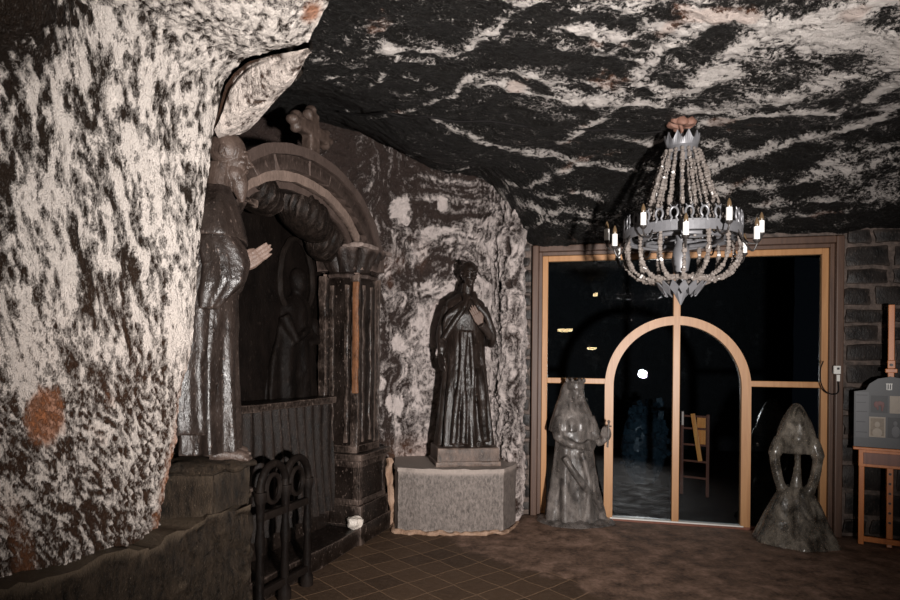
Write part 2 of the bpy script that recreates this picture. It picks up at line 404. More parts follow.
wx = 0.09*fbm(P, (3, 3, 1), 3, 40)+0.03*fbm(P, (14, 14, 1), 3, 41); wy = 0.09*fbm(P, (3, 3, 1), 3, 42)+0.03*fbm(P, (14, 14, 1), 3, 43)
vein = np.zeros_like(X)
for hw, st, pl in VEINS:
    q = [ceil_point(*p) for p in pl]
    best = np.full_like(X, 9.0)
    for (ax, ay), (bx, by) in zip(q, q[1:]):
        dx, dy = bx-ax, by-ay; L2 = dx*dx+dy*dy+1e-9
        t = np.clip(((X+0.5*wx-ax)*dx+(Y+0.5*wy-ay)*dy)/L2, 0, 1)
        best = np.minimum(best, np.hypot(X+0.5*wx-ax-t*dx, Y+0.5*wy-ay-t*dy))
    hwv = hw*0.85*(1+0.7*fbm(P, (6, 6, 1), 2, 44))
    vein = np.maximum(vein, st*np.clip(1.12-best/(2.0*hwv), 0, 1))
th = R(20); U = X*math.cos(th)+Y*math.sin(th); Vv = -X*math.sin(th)+Y*math.cos(th)
Q = np.stack([U+wx, Vv+wy, Z], -1)
spk = fbm(Q, (6, 12, 1), 5, 50, 0.62); streak = ridged(Q, (1.0, 4.2, 1), 3, 55)
rightness = sstep(0.2, 2.2, X)*sstep(5.2, 3.0, Y)
near = sstep(4.6, 2.6, Y)
fine = fbm(Q, (26, 40, 1), 3, 57, 0.6)
streak2 = ridged(Q+0.04*fine[..., None], (2.0, 11, 1), 3, 58)
salt = 0.08+0.42*spk+0.40*np.clip(streak2-0.48, 0, 1)+0.20*rightness+0.55*near*np.maximum(spk-0.05, 0)+0.20*fine+0.40*np.clip(streak-0.40, 0, 1)*(0.35+rightness)
salt = np.maximum(salt, -0.1)+vein*(0.52+0.35*fine+0.25*spk)
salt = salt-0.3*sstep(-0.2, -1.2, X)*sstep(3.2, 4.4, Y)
rust = np.clip(0.5*sstep(0.35, 0.6, fbm(P, (3, 3, 1), 3, 61))*sstep(0.25, .5, salt), 0, 0.22)
relief = 0.05*fbm(P, (1.6, 1.6, 1), 4, 30)+0.026*fbm(Q, (5, 9, 1), 4, 31)+0.012*fbm(Q, (18, 26, 1), 3, 32)+0.006*fine
P[..., 2] += relief-0.022*np.clip(salt, 0, 1)
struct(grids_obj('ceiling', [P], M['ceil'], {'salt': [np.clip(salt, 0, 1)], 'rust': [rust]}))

# ---- left wall: salt crusted rock with an overhanging lip in front of the friar's recess
EDGE = [(160, 640, 3.10), (164, 533, 3.10), (169, 488, 3.10), (180, 443, 3.10), (187, 388, 3.10), (196, 340, 3.10), (201, 277, 3.10),
        (205, 227, 3.10), (212, 173, 3.10), (216, 136, 3.08), (221, 110, 3.05), (226, 85, 3.0), (245, 63, 2.96), (275, 55, 2.91),
        (308, 48, 2.86), (322, 20, 2.74), (333, 0, 2.65), (346, -40, 2.50), (362, -110, 2.30)]
E = [at(*e) for e in EDGE]
def resample(pts, n):
    p = np.array([list(v) for v in pts]); s = np.concatenate([[0], np.cumsum(np.linalg.norm(np.diff(p, axis=0), axis=1))])
    t = np.linspace(0, s[-1], n); return np.stack([np.interp(t, s, p[:, k]) for k in range(3)], -1)
def smooth1(a, it=3):
    a = a.copy()
    for _ in range(it): a[1:-1] = 0.25*a[:-2]+0.5*a[1:-1]+0.25*a[2:]
    return a
NV = 400
Ec = smooth1(resample(E, NV), 6)
z = Ec[:, 2]
Mc = np.stack([-1.83+0.10*sstep(2.3, 3.4, z)-0.0*z, 2.36-0.10*sstep(2.4, 3.4, z), z], -1)
Mc2 = 0.5*(Mc+Ec)+np.stack([0.10+0*z, -0.08+0*z, 0*z], -1)
Lc = np.stack([-2.25+0*z, 0.9+0*z, z], -1); Lc0 = np.stack([-2.4+0*z, -1.3+0*z, z], -1)
ctrl = [Lc0, Lc, Mc, Mc2, Ec]
def cat(cs, t):
    n = len(cs)-1; i = min(int(t*n), n-1); u = t*n-i
    p0 = cs[max(i-1, 0)]; p1 = cs[i]; p2 = cs[i+1]; p3 = cs[min(i+2, n)]
    return 0.5*((2*p1)+(p2-p0)*u+(2*p0-5*p1+4*p2-p3)*u*u+(3*p1-p0-3*p2+p3)*u**3)
ts = np.concatenate([np.linspace(0, 0.25, 30, endpoint=False), np.linspace(0.25, 0.5, 90, endpoint=False), np.linspace(0.5, 1, 330)])
G = np.stack([cat(ctrl, t) for t in ts], 0)              # (nt, NV, 3)
N = gnorm(G)
if N[300, 200, 0] < 0: N = -N
def proj(G):
    x = G[..., 0]/np.maximum(G[..., 1], .2)*F; zz = (G[..., 2]-EYE)/np.maximum(G[..., 1], .2)*F
    c, s = math.cos(ROLL), math.sin(ROLL)
    return 450+x*c+zz*s, HOR-(-x*s+zz*c)
PX, PY = proj(G)
T = np.repeat(ts[:, None], NV, 1)
low = sstep(330, 430, PY)
sl = np.stack([G[..., 0]*0.43+G[..., 1]*0.9+0.20*G[..., 2], G[..., 0]*0.9-G[..., 1]*.43, G[..., 2]], -1)
up_n = 0.68*fbm(sl, (50, 50, 15), 5, 70, 0.6)+0.42*fbm(sl, (19, 19, 6), 3, 76, 0.5); lo_n = fbm(sl+np.stack([G[..., 2]*0.45, 0*T, 0*T], -1), (72, 72, 34), 4, 71, 0.65)+0.35*fbm(sl, (24, 24, 10), 3, 79)
big = fbm(sl, (3.2, 3.2, 1.5), 3, 72)
salt = (1-low)*(0.66+0.95*up_n+0.25*big)+low*(0.52+0.85*lo_n+0.28*big)
edge_fine = sstep(140, 195, PX)*sstep(360, 250, PY)
salt = salt*(1-0.6*edge_fine)+0.6*edge_fine*(0.56+0.8*fbm(sl, (40, 40, 26), 3, 73))
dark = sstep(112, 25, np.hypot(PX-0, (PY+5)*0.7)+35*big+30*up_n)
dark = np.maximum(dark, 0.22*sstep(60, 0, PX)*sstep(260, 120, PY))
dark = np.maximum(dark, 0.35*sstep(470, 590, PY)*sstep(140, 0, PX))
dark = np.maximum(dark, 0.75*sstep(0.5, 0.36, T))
salt = salt-0.75*dark  # out-of-light corner and dimmer left side painted in as lowered salt
rust = sstep(1.15, 0.7, np.hypot((PX-45)/24, (PY-415)/30)+0.35*up_n)*0.95
rust = np.maximum(rust, sstep(1.3, 0.5, np.hypot((PX-312)/11, (PY-12)/13)+0.4*up_n)*0.95)
rust = np.maximum(rust, 0.75*sstep(26, 6, np.abs(PX-(215-(PY-330)*0.26)))*sstep(320, 400, PY)*sstep(-.3, .2, big+up_n*.5))
rust = np.maximum(rust, 0.35*sstep(0.15, 0.5, fbm(sl, (5, 5, 3), 3, 75))*sstep(250, 380, PY))
rust = np.maximum(rust, 0.07*sstep(220, 380, PY))
fade = sstep(1.0, 0.90, T)
D = 0.06*big*fade+0.030*np.clip(salt, -0.3, 1.0)*(0.3+0.7*fade)+0.010*fbm(sl, (45, 45, 22), 3, 74)-0.03*(1-fade)-0.30*sstep(80, 5, np.hypot(PX, PY*0.8))
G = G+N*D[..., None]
# the rock turns back into the recess behind the edge
Eb = G[-1]; yy = PY[-1]
back = np.where((yy > 112)[:, None], np.array([[-0.45, 0.50, 0.0]]), np.array([[-0.20, 0.30, 0.30]]))
us = np.linspace(0, 1, 26)
G2 = np.stack([Eb+back*u+np.array([[0, 0.05*math.sin(u*3), 0]]) for u in us], 0)
G2 = G2+0.03*fbm(G2, (9, 9, 6), 3, 77)[..., None]*np.array([0.5, 0.5, 0.2])*us[:, None, None]
s2 = np.clip(salt[-1][None]*(1-us[:, None]*2.4), 0, 1)
# the white lobe hanging above the friar's head
Ci = [(308, 48, 2.87), (290, 52, 2.88), (275, 55, 2.92), (260, 58, 2.96), (245, 63, 3.0), (232, 74, 3.05), (224, 86, 3.06), (219, 106, 3.10), (212, 128, 3.16)]
Ro = [(309, 50, 2.87), (304, 62, 2.95), (300, 72, 3.02), (291, 85, 3.10), (279, 97, 3.18), (268, 108, 3.24), (258, 120, 3.32), (250, 130, 3.38), (240, 135, 3.44), (222, 137, 3.50)]
Ca = smooth1(resample([at(*c) for c in Ci], 140), 3); Ra = smooth1(resample([at(*c) for c in Ro], 140), 3)
us3 = np.linspace(0, 1, 120)[:, None, None]
G3 = Ca[None]*(1-us3)+Ra[None]*us3
kk = sstep(0.15, 0.6, np.linspace(0, 1, 140))[None, :, None]
G3 = G3+np.array([-0.015, 0.08, 0.04])*np.exp(-((us3-0.06)/0.07)**2)*kk+np.array([0.03, -0.07, -0.05])*np.sin(np.clip((us3-0.2)/0.8, 0, 1)*math.pi)
n3 = fbm(G3, (16, 16, 12), 4, 80)
G3 = G3+np.array([0.015, -0.03, -0.02])*n3[..., None]
s3 = 0.74+0.6*n3+0.35*fbm(G3, (50, 50, 40), 3, 83)-0.9*np.exp(-((us3[..., 0]-0.0)/0.06)**2)*kk[..., 0]  # crevice shade along the inner edge painted in by lowering salt
Rb = G3[-1]; G4 = np.stack([Rb+np.array([-0.18, 0.40, 0.75])*u for u in np.linspace(0, 1, 20)], 0)
G4 = G4+0.04*fbm(G4, (6, 6, 6), 3, 81)[..., None]
s4 = np.repeat(np.linspace(0.5, 0, 20)[:, None], 140, 1)*0.6
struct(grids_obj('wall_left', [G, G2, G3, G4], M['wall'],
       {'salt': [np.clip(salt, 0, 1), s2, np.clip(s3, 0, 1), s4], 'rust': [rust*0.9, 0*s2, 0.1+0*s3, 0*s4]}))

# ---- back wall: recess behind the altar, the saint's niche, and the folded rock beside the door
PLAN = [(-2.45, 2.7), (-2.35, 3.6), (-2.25, 4.6), (-1.95, 5.35), (-1.35, 5.85), (-0.85, 6.02), (-0.5, 6.22), (-0.1, 6.38), (0.3, 6.36), (0.50, 6.16),
        (0.57, 5.99), (0.635, 5.94), (0.69, 6.00), (0.715, 6.15), (0.725, 6.4), (0.725, 6.75)]
PLAN_X = lambda q: q[:, 0]+10*(q[:, 1] < 6.0)
pl = smooth1(resample([(x, y, 0) for x, y in PLAN], 560), 8)
zz = np.linspace(-0.05, 4.2, 400)
G = np.stack([np.stack([pl[:, 0], pl[:, 1], np.full(560, q)], -1) for q in zz], 1)
N = gnorm(G)
if N[400, 100, 1] > 0: N = -N
PX, PY = proj(G)
fold = sstep(480, 505, PX)*(G[..., 0] > 0.3)
sw = fbm(G, (2.2, 2.2, 2.2), 3, 90)
Q = G+np.stack([sw*.3, sw*.3, sw*.35], -1)
base = fbm(Q, (7, 7, 4), 5, 91, 0.6); rid = ridged(Q, (3.2, 3.2, 5), 3, 92); vf = ridged(Q, (18, 18, 1.6), 3, 93)
zup = sstep(2.0, 2.7, G[..., 2])
sx = np.cumsum(np.concatenate([[0], np.linalg.norm(np.diff(pl, axis=0), axis=1)]))[:, None]+0*PX
s0 = sx[np.argmin(np.abs(PLAN_X(pl)-0.1)), 0]
rr = np.hypot((sx-s0)*0.8, G[..., 2]-1.9)+0.25*sw; an = np.arctan2(G[..., 2]-1.9, sx-s0)
band = fbm(np.stack([rr*11, an*2.2+sw, 0*rr], -1), (1, 1, 1), 5, 96, 0.6)
fine = fbm(Q, (30, 30, 20), 3, 97, 0.6)
zup = sstep(1.95, 2.45, G[..., 2]+0.2*sw)
salt = (1-zup)*(0.75+0.42*base+0.38*fine)+zup*(0.57+1.0*band+0.5*fine)
lft = sstep(-0.2, -0.6, G[..., 0]); flow = fbm(Q, (12, 12, 2.2), 4, 98, 0.6)
salt = salt*(1-lft)+lft*(0.42+0.75*flow+0.4*fine)
salt = np.where(fold > 0.5, 0.38+0.55*vf+0.35*fine+0.35*base, salt)
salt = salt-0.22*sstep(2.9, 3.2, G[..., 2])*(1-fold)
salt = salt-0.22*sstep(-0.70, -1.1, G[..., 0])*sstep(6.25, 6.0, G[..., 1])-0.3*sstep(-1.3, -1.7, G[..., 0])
for cx, cy, r in ((401, 212, 8), (443, 205, 5), (396, 340, 7), (470, 232, 9), (392, 405, 8)):
    salt = np.maximum(salt, 1.0*sstep(1.3, 0.5, np.hypot((PX-cx)/r, (PY-cy)/(r*1.3))+1.5*base+0.6*fine))
rust = np.clip(0.30*sstep(0.2, 0.5, fbm(G, (3, 3, 2), 3, 95))*sstep(3.0, 2.5, G[..., 2])+0.6*sstep(0.9, 0.6, G[..., 2])*sstep(-0.75, -0.45, G[..., 0]), 0, 1)*0.5
rust = rust*(1-0.8*fold)
D = 0.09*sw+0.04*base+0.02*rid+0.05*fold*vf+0.014*fine
mound = 0.10*sstep(1.3, 0.0, np.hypot((G[..., 0]-0.0)/0.6, (G[..., 2]-2.75)/0.35))
G = G+N*(D+mound)[..., None]
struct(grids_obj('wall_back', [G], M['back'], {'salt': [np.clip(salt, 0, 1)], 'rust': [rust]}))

# ---- floor
gx = np.linspace(-2.6, 6.4, 300); gy = np.linspace(-1.4, 12.0, 420)
X, Y = np.meshgrid(gx, gy, indexing='ij')
d = 6.315-(0.2278*X+0.9737*Y); P = np.stack([X, Y, 0*X], -1)
b = fbm(P, (1.5, 1.5, 1), 4, 100)
dirt = sstep(-0.35, 0.15, (X-0.62)*0.9+(Y-4.65)*0.75+0.30*b)
dirt = np.maximum(dirt, sstep(0.25, 0.05, d-0.3+0.3*b))
Zf = -0.012+dirt*(0.012+0.018*np.abs(b))*sstep(-0.1, 0.2, d)+0.035*sstep(0.8, 0.1, np.hypot(X-1.2, Y-5.85))*sstep(0.0, 0.15, d)
Zf = np.where(d < -0.05, -0.03, Zf)
P[..., 2] = Zf
t = NT('tiled_floor'); co = t.coord((1, 1, 1), (0, 0, R(-40)))
wrp = t.noise(t.coord(), 3.0, 3)
bk = t.n('ShaderNodeTexBrick'); bk.offset = 0.0; bk.squash = 1.0
bk.inputs['Scale'].default_value = 1.0; bk.inputs['Brick Width'].default_value = 0.235; bk.inputs['Row Height'].default_value = 0.235
bk.inputs['Mortar Size'].default_value = 0.007; bk.inputs['Mortar Smooth'].default_value = 0.5
bk.inputs['Color1'].default_value = (0.095, 0.056, 0.033, 1); bk.inputs['Color2'].default_value = (0.05, 0.030, 0.019, 1); bk.inputs['Mortar'].default_value = (0.23, 0.142, 0.085, 1)
cv = t.n('ShaderNodeVectorMath', operation='ADD'); t.l(co, cv.inputs[0])
cw = t.n('ShaderNodeVectorMath', operation='SCALE'); cw.inputs['Scale'].default_value = 0.05
nz = t.n('ShaderNodeTexNoise'); nz.inputs['Scale'].default_value = 3.0; t.l(t.coord(), nz.inputs[0]); t.l(nz.outputs['Color'], cw.inputs[0]); t.l(cw.outputs[0], cv.inputs[1])
t.l(cv.outputs[0], bk.inputs['Vector'])
n1 = t.noise(t.coord(), 6, 6, 0.65); n2 = t.noise(t.coord(), 34, 5, 0.65)
dirtc = t.ramp(t.math('ADD', t.math('MULTIPLY', n1, 0.7), t.math('MULTIPLY', n2, 0.3)), [(0.36, (0.045, 0.026, 0.018)), (0.52, (0.18, 0.112, 0.080)), (0.68, (0.34, 0.215, 0.165))])
tile = t.mix(t.ramp(n2, [(0.35, (0, 0, 0)), (0.75, (0.75, 0.75, 0.75))]), bk.outputs['Color'], (0.11, 0.07, 0.046))
df = t.ramp(t.math('ADD', t.attr('salt'), t.math('MULTIPLY', t.math('SUBTRACT', n1, 0.5), 0.9)), [(0.35, (0, 0, 0)), (0.65, (1, 1, 1))])
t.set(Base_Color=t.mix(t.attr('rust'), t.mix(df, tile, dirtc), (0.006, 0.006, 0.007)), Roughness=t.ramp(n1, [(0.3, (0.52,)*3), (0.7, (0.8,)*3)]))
hh = t.math('ADD', t.math('MULTIPLY', t.math('SUBTRACT', 1.0, bk.outputs['Fac']), t.math('SUBTRACT', 1.0, df)), t.math('ADD', t.math('MULTIPLY', n2, 0.5), n1))
t.set(Specular_IOR_Level=t.math('MULTIPLY', t.math('SUBTRACT', 1.0, t.attr('rust')), 0.2))
t.bump(hh, 0.5, 0.012)
struct(grids_obj('floor', [P], t.m, {'salt': [dirt], 'rust': [sstep(-0.02, -0.08, d)]}))  # rust channel here paints the unlit floor beyond the glass near-black

# ---- plain dark rock sides that close the room, and the dark chamber beyond the glass
def rock_sheet(name, p0, p1, z0, z1, seed):
    u = np.linspace(0, 1, 70); v = np.linspace(z0, z1, 40)
    G = np.stack([np.stack([p0[0]+(p1[0]-p0[0])*u, p0[1]+(p1[1]-p0[1])*u, np.full(70, q)], -1) for q in v], 1)
    G = G+gnorm(G)*(0.12*fbm(G, (1.2, 1.2, 1.2), 4, seed))[..., None]
    s = np.clip(0.2+0.5*fbm(G, (5, 5, 3), 3, seed+3), 0, 1)
    return struct(grids_obj(name, [G], M['dim'], {'salt': [s], 'rust': [0*s]}))
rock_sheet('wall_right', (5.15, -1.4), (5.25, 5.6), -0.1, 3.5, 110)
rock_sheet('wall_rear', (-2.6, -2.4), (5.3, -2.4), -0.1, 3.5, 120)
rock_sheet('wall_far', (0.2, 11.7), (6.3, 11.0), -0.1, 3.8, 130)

# ---- end wall: brick beside the frame and the rubble pier
wl0, wl1, wr0, wr1 = W(522), W(535), W(841), W(841)+1.55
ms = NT('pier_mortar'); n = ms.noise(ms.coord(), 18, 5, 0.65)
ms.set(Base_Color=ms.ramp(n, [(0.35, (0.045, 0.032, 0.026)), (0.7, (0.16, 0.115, 0.095))]), Roughness=0.7); ms.bump(n, 0.6, 0.02); M['mortar'] = ms.m
M['block'] = carved_mat('dark_rubble_stone', (0.006, 0.0055, 0.0055), (0.026, 0.021, 0.019), 0.45, 9, (0.12, 0.09, 0.075), 0.6, 0.2)
bm = bmesh.new()
gbox(bm, wl0-0.1, wl1, 0.0, 2.95, -0.12, 0.03); gbox(bm, wr0, wr1, 0.0, 3.0, -0.12, 0.03); gbox(bm, wl1, wr0, 2.79, 3.1, -0.12, 0.0)
wend = struct(bm_obj('wall_end', bm, M['mortar']))
bm = bmesh.new(); rs = random.Random(4)
def stones(w0, w1, z0, z1, wmin, wmax, hmin, hmax):
    z = z0
    while z < z1-0.05:
        h = rs.uniform(hmin, hmax); x = w0+rs.uniform(-0.02, 0.01)
        while x < w1-0.03:
            ww = min(rs.uniform(wmin, wmax), w1-x)
            p = rs.uniform(0.008, 0.03)
            gbox(bm, x, x+ww-rs.uniform(0.03, 0.055), z, z+h-rs.uniform(0.03, 0.05), -0.02, 0.03+p, 0.010)
            x += ww
        z += h
stones(wl0-0.02, wl1, 0.05, 2.8, 0.14, 0.2, 0.11, 0.17)
stones(wr0+0.02, wr1, 0.03, 2.9, 0.22, 0.46, 0.15, 0.26)
bmesh.ops.subdivide_edges(bm, edges=[e for e in bm.edges if e.calc_length() > 0.07], cuts=2, use_grid_fill=True)
for v in bm.verts:
    q = np.array([list(v.co)]); v.co += Vector((0.020*fbm(q, (12, 12, 12), 2, 141)[0], 0.016*fbm(q, (12, 12, 12), 2, 142)[0], 0.020*fbm(q, (12, 12, 12), 2, 143)[0]))
o = struct(bm_obj('stone_blocks', bm, M['block'], wend, True))

# ---- glazed screen (window_1) and the arched double door in it (door_1)
ZT = 2.63; ZB = 0.012; ZR = 1.40
wL, wR = W(547.5), W(820); wdl, wdr, wc = W(605), W(750.5), W(676)
win = bpy.data.objects.new('window_1', None); COL.objects.link(win); struct(win)
def ring(name, w0, w1, zt, th, o0, o1, mat, bev=0.004):
    bm = bmesh.new()
    gbox(bm, w0-th, w0, 0.0, zt+th, o0, o1, bev); gbox(bm, w1, w1+th, 0.0, zt+th, o0, o1, bev); gbox(bm, w0, w1, zt, zt+th, o0, o1, bev)
    return struct(bm_obj(name, bm, mat, win))
ring('sash_frame', wL, wR, ZT, 0.055, -0.03, 0.035, M['wood_gold'])
ring('inner_casing', wL-0.055, wR+0.055, ZT+0.055, 0.035, -0.04, 0.075, M['wood_brown'])
ring('outer_casing', wL-0.09, wR+0.09, ZT+0.09, 0.065, -0.05, 0.125, M['wood_brown'], 0.01)
bm = bmesh.new(); gbox(bm, wL, wdl+0.04, ZR-0.028, ZR+0.028, -0.025, 0.03, 0.004); struct(bm_obj('transom_bar', bm, M['wood_gold'], win))
bm = bmesh.new(); gbox(bm, wdr-0.04, wR, ZR-0.028, ZR+0.028, -0.025, 0.03, 0.004); struct(bm_obj('transom_bar', bm, M['wood_gold'], win))
bm = bmesh.new(); gbox(bm, wc-0.033, wc+0.033, 0.0, ZT, -0.03, 0.042, 0.004); struct(bm_obj('mullion', bm, M['wood_gold'], win))
bm = bmesh.new(); gbox(bm, wL, wR, -0.01, 0.02, -0.05, 0.05, 0.003); struct(bm_obj('threshold', bm, M['wood_dark'], win))
bm = bmesh.new(); gbox(bm, wdl+0.06, wdr-0.06, 0.018, 0.030, -0.03, 0.052, 0.002); struct(bm_obj('threshold_strip', bm, M['white_paint'], win))
hwid = (wdr-wdl)/2; wcc = (wdl+wdr)/2; ZA = 2.055; RISE = 0.70; ZS = ZA-RISE; TH = 0.085
def arc(hw, rise, zs, a0, a1, n):
    return [(wcc+hw*math.cos(a), zs+rise*math.sin(a)) for a in np.linspace(a0, a1, n)]
outer = [(wdr, ZB)]+arc(hwid, RISE, ZS, 0, math.pi, 49)+[(wdl, ZB)]
inner = [(wdr-TH, ZB)]+arc(hwid-TH, RISE-TH, ZS, 0, math.pi, 49)+[(wdl+TH, ZB)]
bm = bmesh.new(); V4 = []
for (a, b), (c, e) in zip(outer, inner):
    V4.append([bm.verts.new(gp(a, b, -0.03)), bm.verts.new(gp(a, b, 0.045)), bm.verts.new(gp(c, e, 0.045)), bm.verts.new(gp(c, e, -0.03))])
for p, q in zip(V4, V4[1:]):
    for k in range(4): bm.faces.new((p[k], p[(k+1) % 4], q[(k+1) % 4], q[k]))
bm.faces.new(V4[0]); bm.faces.new(V4[-1][::-1])
door = bpy.data.objects.new('door_1', None); COL.objects.link(door); struct(door)
struct(bm_obj('arch_frame', bm, M['wood_gold'], door))
def pane(poly, parent):
    bm = bmesh.new(); prism(bm, poly, -0.006, 0.0, lambda x, y, z: tuple(gp(x, y, z)))
    struct(bm_obj('pane', bm, M['glass'], parent))
pane([(wL, ZB), (wdl, ZB), (wdl, ZR), (wL, ZR)], win); pane([(wdr, ZB), (wR, ZB), (wR, ZR), (wdr, ZR)], win)
al = [p for p in arc(hwid, RISE, ZS, math.pi/2, math.pi, 25) if p[1] > ZR]
pane([(wL, ZR), (wdl, ZR)]+al[::-1]+[(wc, ZT), (wL, ZT)], win)
ar = [p for p in arc(hwid, RISE, ZS, 0, math.pi/2, 25) if p[1] > ZR]
pane([(wR, ZR), (wR, ZT), (wc, ZT)]+ar[::-1]+[(wdr, ZR)], win)
pane([(wcc, ZB)]+[(wcc, ZA-TH)]+arc(hwid-TH, RISE-TH, ZS, math.pi/2, math.pi, 25)+[(wdl+TH, ZB)], door)
pane([(wdr-TH, ZB)]+arc(hwid-TH, RISE-TH, ZS, 0, math.pi/2, 25)+[(wcc, ZA-TH), (wcc, ZB)], door)
bm = bmesh.new(); gbox(bm, wcc+0.05, wcc+0.075, 0.98, 1.12, 0.0, 0.05, 0.004); struct(bm_obj('door_handle', bm, M['iron'], door))

# ================================================================== STONE BENCH, PLINTHS
def rough(bm, amp, sc, seed, cut=0.06):
    for _ in range(6):
        es = [e for e in bm.edges if e.calc_length() > cut*1.6]
        if not es: break
        bmesh.ops.subdivide_edges(bm, edges=es, cuts=1, use_grid_fill=True)
    bmesh.ops.triangulate(bm, faces=[f for f in bm.faces if len(f.verts) > 4])
    P = np.array([list(v.co) for v in bm.verts])
    for k in range(3):
        d = amp*fbm(P, (sc, sc, sc), 3, seed+k)
        for v, q in zip(bm.verts, d): v.co[k] += q
bench = [(-2.35, 1.2), (-1.95, 1.55), (-1.68, 2.23), (-1.37, 2.87), (-1.27, 3.10), (-1.125, 3.40), (-1.30, 3.86), (-2.2, 3.9), (-2.4, 2.5)]
bm = bmesh.new(); prism(bm, bench, -0.03, 0.72)
for v in bm.verts:
    if v.co.z > 0.5 and v.co.y > 3.0: v.co.z += 0.045
rough(bm, 0.038, 13, 200, 0.03)
tag(bm_obj('stone_bench', bm, M['bench'], None, True), 'long rough brown salt ledge along the foot of the white rock wall', 'stone ledge')
bm = bmesh.new(); prism(bm, [(-1.24, 3.17), (-1.165, 3.52), (-1.60, 3.60), (-1.66, 3.10)], 0.74, 0.985)
bmesh.ops.bevel(bm, geom=bm.edges[:], offset=0.008, segments=2, affect='EDGES'); rough(bm, 0.006, 12, 205, 0.04)
tag(bm_obj('statue_plinth', bm, M['bench'], None, True), 'square dark salt block on the ledge under the bearded friar statue', 'plinth')

# half round pedestal in the niche
base_poly = [(-0.56, 6.26), (-0.515, 5.72), (-0.47, 5.585), (-0.30, 5.54), (-0.05, 5.51), (0.20, 5.51), (0.40, 5.525), (0.505, 5.55), (0.655, 5.86), (0.66, 6.2)]
t = thing('round_pedestal', 'broad grey hewn salt pedestal in the niche under the robed saint', 'pedestal', (0, 0, 0))
bm = bmesh.new(); prism(bm, base_poly, 0.0, 0.565); rough(bm, 0.006, 20, 210, 0.04); bm_obj('body', bm, M['round'], t, True)
bm = bmesh.new(); prism(bm, [(x*1.012+0.0, 5.9+(y-5.9)*1.03) for x, y in base_poly], 0.562, 0.597); rough(bm, 0.009, 14, 215, 0.04); bm_obj('top_rim', bm, M['round'], t, True)
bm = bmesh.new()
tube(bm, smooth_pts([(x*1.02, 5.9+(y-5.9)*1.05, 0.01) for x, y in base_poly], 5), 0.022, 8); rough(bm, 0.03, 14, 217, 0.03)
tag(bm_obj('foot_glow_crust', bm, M['warm_glow_crust'], t, True), 'salt crust along the foot, coloured orange brown for the warm glow there')
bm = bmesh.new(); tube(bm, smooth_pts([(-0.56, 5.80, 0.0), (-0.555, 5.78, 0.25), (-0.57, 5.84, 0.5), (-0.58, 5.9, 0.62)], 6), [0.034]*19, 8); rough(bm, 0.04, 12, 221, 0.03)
tag(bm_obj('side_glow_crust', bm, M['warm_glow_crust'], t, True), 'salt crust up the left side, coloured orange brown for the warm glow there')

